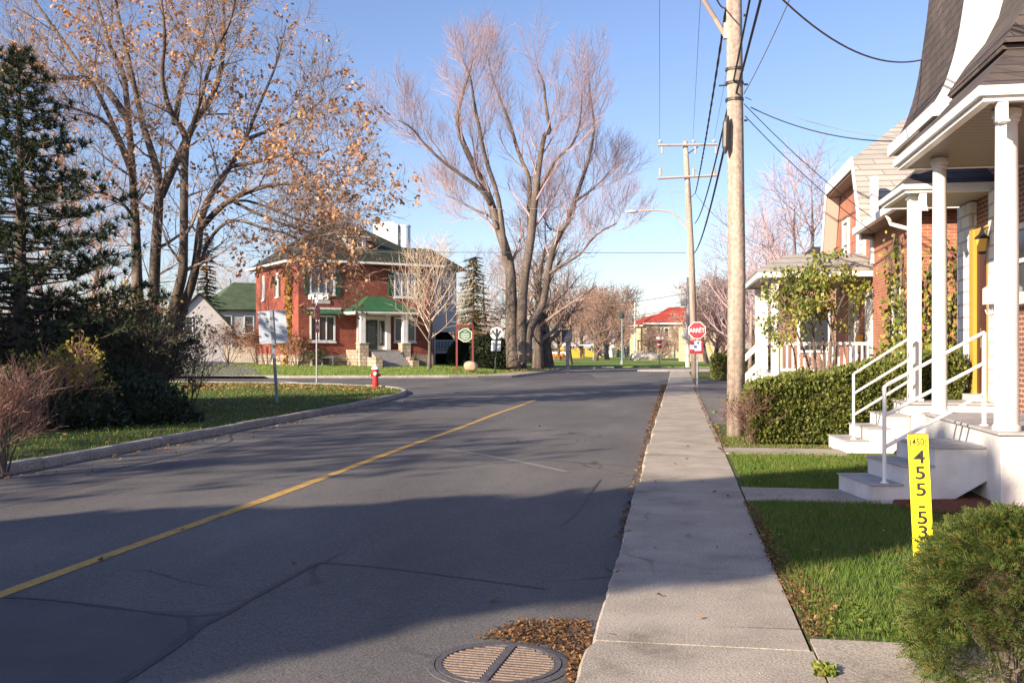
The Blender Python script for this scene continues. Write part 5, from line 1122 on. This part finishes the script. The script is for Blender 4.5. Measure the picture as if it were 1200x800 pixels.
MT = [([(178, 455), (172, 400), (162, 350), (160, 300), (158, 250), (155, 200), (150, 135), (144, 85), (130, 57), (117, 12), (105, -40)], .21, .03, 1),
      ([(184, 455), (180, 380), (182, 300), (186, 240), (185, 205), (172, 160), (165, 135), (150, 67), (140, 25), (130, -40)], .20, .03, -1),
      ([(190, 455), (196, 390), (212, 330), (215, 300), (216, 200), (217, 160), (200, 130), (190, 90), (193, 40), (185, -30)], .19, .03, -2),
      ([(216, 190), (222, 160), (237, 110), (250, 65), (270, 25), (278, -20)], .08, .03, -2),
      ([(196, 440), (212, 370), (228, 320), (237, 253), (255, 215), (270, 195), (289, 159), (305, 120), (322, 80), (335, 30)], .17, .02, 2),
      ([(237, 265), (262, 240), (290, 225), (330, 215), (370, 218), (392, 220), (410, 227)], .10, .02, -3),
      ([(285, 165), (310, 155), (345, 140), (375, 120), (378, 112)], .07, .02, 2),
      ([(270, 195), (300, 190), (340, 180), (380, 178), (385, 172)], .07, .015, -2),
      ([(255, 225), (290, 245), (330, 262), (370, 275), (362, 282)], .06, .015, -2.5),
      ([(228, 320), (250, 275), (275, 258), (310, 268), (330, 272), (352, 282), (372, 296), (388, 312)], .06, .012, -1),
      ([(235, 262), (275, 235), (320, 245), (360, 262), (395, 268), (385, 274)], .05, .012, -1.5),
      ([(150, 140), (125, 105), (100, 85), (75, 50), (50, 15), (25, -20)], .12, .03, 2),
      ([(156, 200), (110, 100), (85, 92), (50, 95), (20, 80)], .08, .02, -2),
      ([(158, 215), (130, 150), (95, 130), (60, 120)], .07, .02, -3),
      ([(205, 145), (215, 90), (235, 50), (250, 0)], .1, .03, 3),
      ([(188, 230), (225, 150), (250, 110), (262, 60), (262, 0), (270, -40)], .13, .03, 3),
      ([(160, 260), (140, 235), (110, 225), (85, 235)], .06, .015, -2)]
Mk = FR_inv = None
def keep_leaf(p):
    lat = p.x*cs + p.y*sn; d = -p.x*sn + p.y*cs; px = 600+F_PX*lat/d; py = HY-(p.z-EYE)*F_PX/d
    return (.95 if noise.noise(p*.75)+.5*noise.noise(p*2.1) + (.22 if px > 230 and py > 90 else -.05) > .10 else .07)
traced_tree('maple_tree', 'large multi-stemmed maple with pale orange leaves still on, left side of the picture', (185, 460), 28, MT, mp, 21, bark, twig_g, leaf_a, 10500, .115, keep=keep_leaf, lbl='tree')
# shade-dark pine
def pine(name, label, base, H, R, seed, lm, bk, n=150, tuft=.2):
    rg = random.Random(seed); t = thing(name, base, 0, label, 'tree'); mt, ml = MB(), MB()
    mt.tube([(0, 0, 0), (.05, 0, H*.5), (0, 0, H*.97)], [H*.022, H*.013, .02], 8, cap=False)
    for k in range(n):
        f = (k+.5)/n; z = H*(.14+.84*f); L = R*(1-f)**.75*rg.uniform(.55, 1.15)+.18; a = k*2.4+rg.uniform(-.3, .3); o = Vector((math.cos(a), math.sin(a), 0)); s = Vector((-o.y, o.x, 0))
        tip = o*L+Vector((0, 0, z+L*rg.uniform(-.05, .35))); st = Vector((0, 0, z)); mid = st.lerp(tip, .55)+Vector((0, 0, -.08*L)); mt.tube([st, mid, tip], [.03*(1-f)+.01, .015, .006], 4, cap=False)
        nt_ = max(3, int(L*6))
        for j in range(nt_):
            q = rg.uniform(.3, 1.03); c = st.lerp(mid, q/.55) if q < .55 else mid.lerp(tip, (q-.55)/.45); c = c + s*rg.uniform(-1, 1)*L*.22*(1.2-q) + Vector((0, 0, rg.uniform(-.05, .1)))
            ax = (o*.6+s*rg.uniform(-.5, .5)+Vector((0, 0, .6))).normalized()
            for i in range(26):
                d = (ax*.7+rv(rg)).normalized()*tuft*rg.uniform(.6, 1.15); w_ = d.orthogonal().normalized()*tuft*.055
                ml.add([c-w_, c+w_, c+d], [(0, 1, 2)])
    mt.build('trunk', bk, t); ml.build('foliage', lm, t); return t
b0 = P(22, 407, 22); b0.z = -.02
pine('pine_tree', 'dark green pine at the left edge of the picture in front of the maple', b0, 8.4, 3.2, 5, mat('pine_needle', (.03, .05, .025), .6, island=[(.018, .03, .016), (.035, .055, .028), (.075, .085, .035)], spec=.3), bark, 230, .20)
# understorey: hedges, junipers and bare shrubs in the shade
small_shrub('red_twig_shrub', 'bare pinkish many-stemmed shrub at the left edge on the sunlit grass', G(4, 553), 1.15, .45, 81, leaf_rd, 200, .035, 15, twig_r)
small_shrub('yellow_leaved_bush', 'small bush with yellow leaves just right of the pinkish bare shrub', (P(68, 407, 19)-Vector((0, 0, 1.6))), 1.5, .45, 82, leaf_y, 700, .08, 7)
small_shrub('dark_shrub', 'tangled dark shrub with a few red leaves below the maple trunk', G(180, 488), 2.0, .9, 83, leaf_dk, 2200, .08, 18, bark)
small_shrub('bare_shrub', 'bare twiggy shrub in front of the white garage', G(222, 478), 1.7, 1.0, 84, leaf_dk, 60, .06, 5, twig_g)
small_shrub('leafy_undergrowth', 'olive leaved bush between the pine and the maple trunk', (P(125, 407, 27)-Vector((0, 0, 1.6))), 2.7, 1.9, 85, leaf_y, 1500, .11, 18)
small_shrub('leafy_undergrowth', 'dark leafy bush behind the yellow bush', (P(30, 407, 24)-Vector((0, 0, 1.6))), 2.3, 1.8, 86, leaf_dk, 2200, .11, 18)
small_shrub('leafy_undergrowth', 'dark leafy bush at the foot of the maple', (P(150, 407, 25)-Vector((0, 0, 1.6))), 2.4, 1.6, 87, leaf_dk, 2400, .10, 18)
def low_bush(label, px, py, rx, ry, h, seed, m, n=3500, size=.10):
    q = G(px, py); rg = random.Random(seed); t = thing('juniper', (q.x, q.y, 0), YAW, label, 'bush'); ml = MB()
    for k in range(n):
        a = rg.uniform(0, 6.28); e = math.acos(rg.random()); r = 1-abs(rg.gauss(0, .10)); o = Vector((math.cos(a)*math.sin(e), math.sin(a)*math.sin(e), math.cos(e))); b = 1+.3*noise.noise(o*2.2+Vector((seed, 0, 0)))
        leaf(ml, Vector((o.x*rx*r*b, o.y*ry*r*b, max(.02, o.z*h*r*b))), size, rg, lean=o+Vector((0, 0, .3)))
    MB().blob((0, 0, h*.25), 1, seed, .1, 2, (rx*.8, ry*.8, h*.5)).build('inner_core', mat('hedge_dark_core', (.045, .05, .02), .9), t)
    ml.build('foliage', m, t); return t
jun = mat('juniper_leaf', (.03, .05, .03), .6, island=[(.02, .035, .022), (.04, .06, .035), (.07, .085, .05)], spec=.3)
low_bush('spreading dark juniper nearest the bare pinkish shrub', 78, 500, 1.2, 1.0, .95, 1, jun); low_bush('dark juniper mound left of the tangled shrub', 118, 492, 1.5, 1.1, 1.25, 2, jun)
low_bush('low juniper mound right below the tangled shrub', 158, 495, 1.2, .9, .85, 3, jun)
low_bush('rounded dark evergreen behind the junipers', 92, 478, 1.6, 1.1, 1.6, 4, yew_m)
# white car or van glimpsed through the branches: a pale fence panel seen between the shrubs
FN = thing('board_fence', tuple(P(262, 428, 80)), YAW+rad(-4), 'short weathered board fence between the white garage and the brick house', 'fence'); m = MB()
for i in range(16): m.box(i*.2, i*.2+.18, 0, .03, -.6, 1.5)
m.build('boards', mat('fence_wood', (.36, .31, .26), .8, (.28, .24, .2), 2), FN)
conifer('spruce_tree', 'dark spruce rising behind the white garage', (*W(-28.6, 92)[:2], .4), 11.6, 2.6, 4, yew_m, bark, .9, .35, needle=.5)
conifer('spruce_tree', 'tall brownish spruce between the brick house and the big bare tree', (*W(-3.6, 92, 0)[:2], 0), 10.3, 3.9, 6, spruce_o, bark, .8, .3, needle=.6, taper=.8)
def yew(label, px, d, r, h, seed):
    q = P(px, 407, d); rg = random.Random(seed); t = thing('yew_bush', (q.x, q.y, .1), 0, label, 'bush'); ml = MB()
    for k in range(5200):
        a = rg.uniform(0, 6.28); z = rg.random(); rr = r*(1-max(0, (z-.4)/.6)**2.5)*(1-abs(rg.gauss(0, .08)))*(1+.18*noise.noise(Vector((math.cos(a), math.sin(a), z*2+seed)))); leaf(ml, Vector((rr*math.cos(a), rr*math.sin(a), z*h)), .18, rg, lean=Vector((math.cos(a), math.sin(a), 1)))
    MB().blob((0, 0, h*.48), 1, seed, .06, 2, (r*.85, r*.85, h*.47)).build('inner_core', mat('hedge_dark_core', (.045, .05, .02), .9), t)
    ml.build('foliage', yew_m, t)
yew('tall rounded dark yew behind the round white sign', 575, 68, 1.45, 2.4, 1); yew('dark yew behind the hanging green sign', 541, 69, .9, 2.0, 2)
yew('dark yew at the corner of the side railing, right of the small bare tree', 519, 72, .9, 2.7, 3)
q = P(503, 432, 60); q.z = .3
bare_tree('young_tree', 'small bare tree with pale branches in front of the red brick house', q, 7.4, 17, bark_l, twig_l, .95, .12, dict(n=[20, 9, 5, 0], wig=.10, up=.12, rmin=.011, ang=.85, len=[3.5, 1.6, .9, .4], tl=1), clear=.26)
tr2 = dict(n=[16, 9, 6, 0], rmin=.012, up=.07, wig=.16, ang=.9)
q = P(630, 430, 74); q.z = 0
bare_tree('shade_tree', 'dark rounded bare tree just behind and right of the tallest tree', q, 11.5, 31, bark, twig_g, 1.0, .42, dict(tr2, len=[5.4, 2.4, 1.2, .6]), clear=.2)
q = P(642, 431, 78); q.z = 0
bare_tree('shade_tree', 'bare dark tree with low spreading limbs over the far street', q, 10.5, 35, bark, twig_g, 1.0, .45, dict(tr2, len=[5.2, 2.4, 1.2, .6]), clear=.17)
q = P(614, 430, 72); q.z = 0
bare_tree('shade_tree', 'thin dark trunk between the two big trunks', q, 9, 36, bark, twig_g, .9, .2, clear=.3)
def gcopy(src, loc, rz, s, label):
    r = src.copy(); COL.objects.link(r); r.location = loc; r.rotation_euler = (0, 0, rz); r.scale = (s, s, s); r['label'] = label
    for ch in src.children: c = ch.copy(); COL.objects.link(c); c.parent = r
    return r
# park trees
q = P(667, 428, 92); 
PT = bare_tree('park_tree', 'straight pale trunk at the front edge of the park', (q.x, q.y, 0), 9.5, 41, bark_l, twig_r, .9, .3, dict(n=[14, 8, 5, 0], rmin=.016), clear=.35, leafm=None)
PR_ = bare_tree('park_tree', 'reddish rounded bare tree in the park beside the left lamp post', (*P(698, 415, 118)[:2], 0), 8.2, 42, bark, mat('twig_rust', (.30, .20, .165), .9), 1.1, .22, dict(n=[15, 9, 6, 0], rmin=.022), clear=.15, stems=2, leafm=leaf_br, leafs=160, leafsize=.22)
labs = ['reddish bare tree in the middle of the park', 'large rust coloured bare tree behind the right park lamp', 'reddish bare tree right of the park lamp post', 'rusty small tree in front of the red-roofed house', 'thin reddish tree before the white garage door', 'reddish tree far left of the park', 'low rusty tree right of the stop sign', 'rusty tree above the far right hedge', 'brownish tree between the stop sign and the near pole', 'reddish tree behind the yellow playground', 'dusty red tree at the far end of the park', 'bare reddish tree beyond the parked cars']
spots = [(712, 130, 1.1), (732, 145, .95), (758, 122, .5), (775, 120, .42), (799, 118, .5), (655, 125, .95), (836, 78, .8), (848, 84, .9), (828, 96, .95), (680, 150, 1.2), (722, 160, 1.35), (700, 175, 1.4)]
for i, (px, d, s) in enumerate(spots): gcopy(PR_, (*P(px, 407, d)[:2], 0), i*1.7, s, labs[i])
for o in [PR_]+[x for x in COL.objects if x.name.startswith('park_tree')]:
    if o.type == 'EMPTY': o['group'] = 'reddish bare park trees'
# right background trees
q = P(925, 430, 62); RT = bare_tree('street_tree', 'bare lilac-grey tree rising behind the dark roofed house', (q.x, q.y, 0), 13.2, 51, bark, twig_p, 1.0, .3, dict(n=[15, 9, 6, 0], rmin=.013), clear=.25)
for px, d, s, l in [(958, 58, .95, 'bare tree touching the grey gambrel gable on its left'), (885, 66, .82, 'bare tree just right of the near wooden pole'), (858, 70, .6, 'low bare tree glimpsed beside the near wooden pole'), (902, 50, .5, 'small bare tree by the white stair rail'), (905, 80, .9, 'more distant bare tree behind the lilac porch')]: gcopy(RT, (*P(px, 407, d)[:2], 0), px*.7, s, l)['group'] = 'bare trees behind the right hand houses'
RT['group'] = 'bare trees behind the right hand houses'
# left background trees
for px, d, s, l in [(262, 130, 1.0, 'bare tree behind the green-roofed house'), (238, 125, .9, 'bare tree behind the dark spruce'), (285, 140, .9, 'bare tree beside the back corner of the brick house'), (572, 110, .9, 'bare tree behind the tall yew'), (592, 120, 1.0, 'bare tree seen left of the biggest trunk'), (100, 60, .9, 'bare tree behind the pine'), (60, 66, .8, 'bare tree at the far left behind the pine')]: gcopy(RT, (*P(px, 407, d)[:2], .3), px*.7, s, l)['group'] = 'bare trees in the back gardens'
# far woods
fw = MB(); rg = random.Random(99)
for k in range(620):
    a = rg.uniform(-62, 62); d = rg.uniform(225, 330); p = Vector((d*math.sin(rad(a)), d*math.cos(rad(a)), 0)); H = rg.uniform(7, 13)*(1 if a < 20 else .9)
    fw.tube([p, p+Vector((0, 0, H*.8))], [.25, .06], 3, cap=False)
    for j in range(46):
        u = rg.uniform(.2, 1); z = H*u; r = H*.36*math.sqrt(max(.05, 1-((u-.6)/.45)**2)); b = rg.uniform(0, 6.28); e = p+Vector((math.cos(b)*r*rg.random(), math.sin(b)*r*rg.random(), z)); s = p+Vector((0, 0, z*.6))
        fw.tube([s.lerp(e, .3), e, e+rv(rg)*.9+Vector((0, 0, .8))], [.07, .045, .015], 3, cap=False)
stuff(fw.build('far_woods', mat('far_twigs', (.34, .25, .22), .95)))
# ================================================================== park furniture, cars, far house
def lamp_post(px, py, d, h, label):
    q = P(px, py, d); t = thing('park_lamp', (q.x, q.y, 0), 0, label, 'lamp post', 'green park lamp posts')
    gr = mat('lamp_green', (.22, .27, .26), .5); MB().lathe([(.17, 0), (.15, .3), (.08, .45), (.06, h)], 10).build('post', gr, t); MB().lathe([(.1, h), (.2, h+.12), (.24, h+.4), (.08, h+.6)], 10).build('lantern', mat('lamp_dark', (.03, .06, .05), .4), t)
lamp_post(729, 427, 92, 4.3, 'green park lamp post at the front edge of the grass'); lamp_post(696, 416, 125, 5.6, 'more distant park lamp post among the reddish trees')
def car(px, d, rz, body, label, L=4.5, Hh=1.45, suv=0):
    q = P(px, 407, d); t = thing('parked_car', (q.x, q.y, .03), rz, label, 'car', 'cars parked beyond the park'); w2 = .86
    m = MB(); prof = [(-L/2, .35), (-L/2, .75), (-L/2+.15, .85), (-L*.28, .95), (L*.33, .92), (L/2-.05, .78), (L/2, .35)]
    m.prism([(x, -w2, z) for x, z in prof], (0, 0, 0), (0, 2*w2, 0)); m.build('body', body, t, bevel=.05)
    cab = [(-L*(.48 if suv else .34), .93), (-L*(.42 if suv else .2), Hh), (L*.1, Hh), (L*.27, .93)]
    MB().prism([(x, -w2+.1, z) for x, z in cab], (0, 0, 0), (0, 2*w2-.2, 0)).build('cabin', glass_m, t); MB().prism([(x*.9, -w2+.13, Hh-.02) for x in (cab[1][0], cab[2][0])]+[(x*.9, -w2+.13, Hh+.05) for x in (cab[2][0], cab[1][0])], (0, 0, 0), (0, 2*w2-.26, 0)).build('roof', body, t)
    for x in (-L*.3, L*.31):
        for y in (-w2-.01, w2-.19):
            wv = MB().lathe([(.33, 0), (.33, .2)], 16, M=Matrix.Translation((x, y+.2, .33)) @ Matrix.Rotation(PI/2, 4, 'X')).build('wheel', black, t); MB().lathe([(.18, 0), (.18, .215)], 12, M=Matrix.Translation((x, y+.2075, .33)) @ Matrix.Rotation(PI/2, 4, 'X')).build('rim', steel, wv)
    for y in (-.65, .4): MB().box(L/2-.03, L/2+.01, y, y+.25, .6, .72).build('headlight', sign_w, t)
cb_ = mat('car_dark_blue', (.03, .045, .09), .25, spec=.8); cs_ = mat('car_silver', (.35, .38, .44), .3, metal=.3); cw_ = mat('car_white', (.7, .7, .7), .3)
car(697, 172, .1, cb_, 'dark parked sedan beyond the park, left of the silver car'); car(712, 176, 3.2, cs_, 'silver parked car between the dark sedan and the park lamp'); car(741, 168, 2.0, cb_, 'dark blue parked van-like car right of the park lamp', 4.6, 1.8, 1); car(737, 174, 2.2, cw_, 'white parked car behind the dark blue one', 4.4, 1.5)
car(575, 105, 1.0, cb_, 'dark parked car glimpsed behind the yew'); car(648, 150, .3, cw_, 'pale parked car behind the playground')
q = P(676, 407, 150); pg = thing('playground', (q.x, q.y, 0), YAW, 'yellow playground structure with a white canopy at the left of the park', 'playground'); yp = mat('play_yellow', (.52, .32, .04), .6)
for x in (-2.1, -.5, .9, 2.3): MB().tube([(x, 0, 0), (x, 0, 1.9)], .12, 8).build('post', yp, pg)
MB().box(-5.5, -2.0, -.2, .2, 1.2, 1.55).box(-5.3, -5.1, -.2, .2, 0, 1.2).box(-3.2, -3, -.2, .2, 0, 1.2).build('beam', yp, pg)
MB().plate([(-2.4, -1, 2.0), (2.6, -1, 2.0), (2.2, 1, 2.35), (-2.0, 1, 2.35)], .12).build('canopy', sign_w, pg); MB().box(-.9, .9, -.3, .3, .0, 1.4).build('tower', yp, pg); MB().prism([(1.2, -.4, .2), (3.6, -.4, .05), (3.6, -.4, .25), (1.2, -.4, 1.5)], (0, 0, 0), (0, .7, 0)).build('slide', yp, pg)
q = P(654, 407, 120); cn = thing('orange_barrier', (q.x, q.y, 0), YAW, 'small orange and yellow barrier at the left edge of the park', 'barrier'); MB().box(-.7, .7, -.05, .05, .5, .8).box(-.6, -.5, -.1, .1, 0, .9).box(.5, .6, -.1, .1, 0, .9).build('boards', mat('barrier_orange', (.8, .2, .03), .5), cn)
q = P(725, 407, 160); bn = thing('waste_container', (q.x, q.y, 0), YAW, 'dark green container beside the reddish tree in the park', 'container'); MB().prism([(-.9, 0, 0), (.9, 0, 0), (1.0, 0, 1.4), (-1.0, 0, 1.4)], (0, 0, 0), (0, 1.2, 0)).build('body', mat('container_green', (.02, .09, .07), .5), bn); MB().box(-1.05, 1.05, -.05, 1.25, 1.41, 1.55).build('lid', mat('container_green2', (.015, .06, .05), .5), bn)
q = P(717, 407, 165); bs = thing('banner_post', (q.x, q.y, 0), YAW, 'white pillar with a blue and white panel behind the park', 'sign'); MB().box(-.4, .4, -.1, .1, 0, 4.6).build('pillar', sign_w, bs); MB().box(-.9, .5, -.16, -.101, 3.1, 4.0).build('panel', mat('panel_blue', (.03, .08, .35), .5), bs)
q = P(752, 407, 120); rk_ = thing('boulder', tuple((*P(756, 407, 122)[:2], -.1)), 0, 'pale grey rock outcrop at the right end of the park lawn', 'boulder'); MB().blob((0, 0, .4), 1.3, 8, .2, 3, (1.4, .8, .7)).build('rock', mat('rock_grey', (.45, .42, .4), .9, (.35, .33, .32), 2), rk_)
q = P(773, 407, 84); SN = thing('street_name_post', (q.x, q.y, 0), YAW, 'distant post with white street name blade above a small red and white sign', 'sign'); MB().tube([(0, 0, 0), (0, 0, 2.45)], .045, 8).build('post', steel, SN)
MB().box(-.3, .3, -.02, .02, 2.3, 2.5).build('name_blade', sign_w, SN); MB().box(-.17, .17, -.05, -.046, 1.55, 2.2).build('panel', sign_w, SN); MB().box(-.17, .17, -.056, -.051, 1.95, 2.2).box(-.17, .17, -.056, -.051, 1.55, 1.78).build('red_bands', red_m, SN)
MB().blob((-.1, 2, 1.0), .7, 2, .1, 2, (1, .5, .9)).build('drum', mat('drum_grey', (.5, .48, .44), .7), SN) if 0 else None
for px, d, l in ((665+17, 165, 'pale pole standing behind the playground'), (744, 150, 'pale flagpole right of the park lamp')):
    q = P(px, 407, d); t = thing('pale_pole', (q.x, q.y, 0), 0, l, 'pole'); MB().tube([(0, 0, 0), (0, 0, 8.5 if px > 700 else 4.6)], [.14, .08], 8).build('shaft', mat('pale_metal', (.55, .53, .50), .5), t)
RH = thing('red_roofed_house', tuple(P(758, 420, 150)), YAW+rad(-8), 'cream house with bright red hip roof beyond the park', 'house'); RH.location.z = 0; FR[RH.name] = Matrix.LocRotScale(RH.location, RH.rotation_euler, None)
MB().box(0, 11.5, 0, 9, 0, 5.2).build('wall', cream, RH); MB().box(-2.6, 0, 1, 8, 0, 5.0).build('wing', cream, RH)
MB().plate([(-.6, -.6, 5.3), (12.2, -.6, 5.3), (8.4, 4.5, 7.9), (3.4, 4.5, 7.9)], .12).plate([(12.2, -.6, 5.3), (12.2, 9.6, 5.3), (8.4, 4.5, 7.9)], .12).plate([(12.2, 9.6, 5.3), (-.6, 9.6, 5.3), (3.4, 4.5, 7.9), (8.4, 4.5, 7.9)], .12).plate([(-.6, 9.6, 5.3), (-.6, -.6, 5.3), (3.4, 4.5, 7.9)], .12).plate([(-3.1, .5, 5.0), (.2, .5, 5.0), (3, 4.5, 7.2), (-.2, 4.5, 6.4)], .1).build('roof', roof_red, RH)
MB().box(-.6, 12.2, -.68, -.61, 5.1, 5.35).box(-3.1, -.62, .42, .5, 4.85, 5.02).build('gutter', alu, RH)
window(RH, '-y', 0, .7, 2.1, 3.4, 4.6, 2, 1, white, glass_m); window(RH, '-y', 0, 2.6, 3.3, 3.2, 4.6, 1, 1, white, glass_m); window(RH, '-y', 0, 6.5, 8, 3.4, 4.6, 2, 1, white, glass_m); window(RH, '-y', 0, 8.2, 9.4, 3.4, 4.6, 2, 1, white, glass_m)
MB().box(5.7, 7.6, -.06, -.003, 0.05, 2.3).build('garage_door', white, RH); MB().box(-1.5, 3.4, -1.3, -.003, 2.5, 2.7).box(-1.4, -1.2, -1.2, -1.1, 0, 2.5).box(3.2, 3.35, -1.2, -1.1, 0, 2.5).build('balcony', mat('balcony_brown', (.22, .12, .08), .7), RH)
q = P(846, 407, 110); CH_ = thing('stone_chimney_house', (q.x, q.y, 0), YAW, 'low house with rusty roof and pale stone chimney left of the near pole', 'house'); MB().box(-4, 1.2, 0, 5, 0, 3.9).build('wall', cream, CH_); MB().plate([(-4.5, -.5, 3.9), (1.7, -.5, 3.9), (0, 2.5, 5.1), (-3, 2.5, 5.1)], .1).plate([(1.7, -.5, 3.9), (1.7, 5.5, 3.9), (0, 2.5, 5.1)], .1).build('roof', roof_red, CH_); MB().box(-.5, .45, 1, 2, 3.9, 6.4).build('chimney', stone_l, CH_)
q = P(846, 407, 66); gyw = thing('guy_wire_guard', tuple(P(830, 425, 70)), 0, 'slanted yellow guy wire guard beyond the hedge, left of the near pole', 'guard'); a = P(830, 403, 70)-gyw.location; b = P(836, 418, 70)-gyw.location; MB().tube([b+Vector((0, 0, -.7)), b, a], .07, 6).build('tube', yp, gyw)
gyw2 = thing('guy_wire_guard', tuple(P(886, 412, 45)), 0, 'slanted yellow guy wire guard by the white stair rail', 'guard'); a = P(880, 397, 45)-gyw2.location; b = P(891, 412, 45)-gyw2.location; MB().tube([b+Vector((.4, 0, -1.2)), b, a], .05, 6).build('tube', yp, gyw2)
q = P(878, 407, 44); t = thing('thin_wooden_pole', (q.x, q.y, 0), 0, 'thin wooden pole behind the white stair rail of the gambrel house', 'pole'); MB().tube([(0, 0, 0), (.1, 0, 3.2)], [.09, .07], 8).build('shaft', pole_m, t)
# ================================================================== unseen trees and house added on the left to cast shade into view
rg = random.Random(123)
def round_tree(label, x, y, cz, R, seed, lm, n=9000, squash=1.0, ls=.34, tr=.25):
    rg = random.Random(seed); t = thing('shade_caster_tree', (x, y, 0), 0, label, 'tree', 'unseen trees added to shade the foreground'); mt, ml = MB(), MB()
    mt.tube([(0, 0, -.2), (.1, 0, cz*.5), (0, .1, cz)], [tr, tr*.8, tr*.3], 8)
    for k in range(14):
        a = k*2.4; mt.tube([(0, 0, cz*.5+k*.08), (R*.4*math.cos(a), R*.4*math.sin(a), cz*.85), (R*.8*math.cos(a), R*.8*math.sin(a), cz+R*.3*math.sin(k))], [.1, .06, .02], 5)
    for k in range(n):
        o = rv(rg)
        while o.length > 1: o = rv(rg)
        r = o.length; o = o.normalized(); b = 1+.28*noise.noise(o*1.8+Vector((seed, 0, 0))); leaf(ml, Vector((o.x*R*b, o.y*R*b, cz*0+o.z*R*squash*b))*(r**.5)+Vector((0, 0, cz)), ls, rg)
    mt.build('trunk', bark, t); ml.build('foliage', lm, t)
def at_sw(s0, w): return (s0*sx + w*.795, s0*sy - w*.607)
x, y = at_sw(-13.2, -5.35); round_tree('tallest unseen leafy tree, added across the street to shade the foreground', x, y, 8.1, 1.5, 1, leaf_br, 14000)  # crowns sized and placed to give the foreground shade its outline
x, y = at_sw(-13.2, -6.7); round_tree('middle unseen leafy tree, added across the street to shade the foreground', x, y, 6.2, 1.9, 3, leaf_br, 12000)
x, y = at_sw(-13.4, -8.5); round_tree('lowest unseen leafy tree, added across the street to shade the foreground', x, y, 4.8, 2.0, 2, leaf_br, 9000)
LH = thing('shade_caster_house', (-19, 6.4, 0), 0, 'unseen brick house added on the left to shade the verge and shrubs', 'house')  # never in view; put here so its shadow covers the left verge
MB().box(-10, 0, 0, 9.6, -.1, 5.8).build('wall', brick_r, LH)
MB().plate([(-10.4, -.4, 5.8), (.4, -.4, 5.8), (-3.5, 4.8, 8.4), (-6.5, 4.8, 8.4)], .1).plate([(.4, -.4, 5.8), (.4, 10, 5.8), (-3.5, 4.8, 8.4)], .1).plate([(.4, 10, 5.8), (-10.4, 10, 5.8), (-6.5, 4.8, 8.4), (-3.5, 4.8, 8.4)], .1).plate([(-10.4, 10, 5.8), (-10.4, -.4, 5.8), (-6.5, 4.8, 8.4)], .1).build('roof', shing_d, LH)
for u in (1, 4.2, 7.2): window(LH, '+x', 0, u, u+1.3, 3.4, 4.9, 2, 1, white, glass_m); window(LH, '+x', 0, u, u+1.3, .8, 2.4, 2, 1, white, glass_m)
RB = bare_tree('streak_caster_tree', 'unseen bare tree added across the street to streak the road with shade', (*at_sw(-16, -14.0), 0), 10, 71, bark, twig_g, 1.0, .25, dict(n=[12, 7, 4, 0], rmin=.012), clear=.25, leafm=leaf_br, leafs=1100, leafsize=.28)  # added out of view, leaves included, to lay shade bands across the road
gcopy(RB, (*at_sw(-12, -17.5), 0), 2, .9, 'unseen bare tree added further along the left verge for more shade streaks')
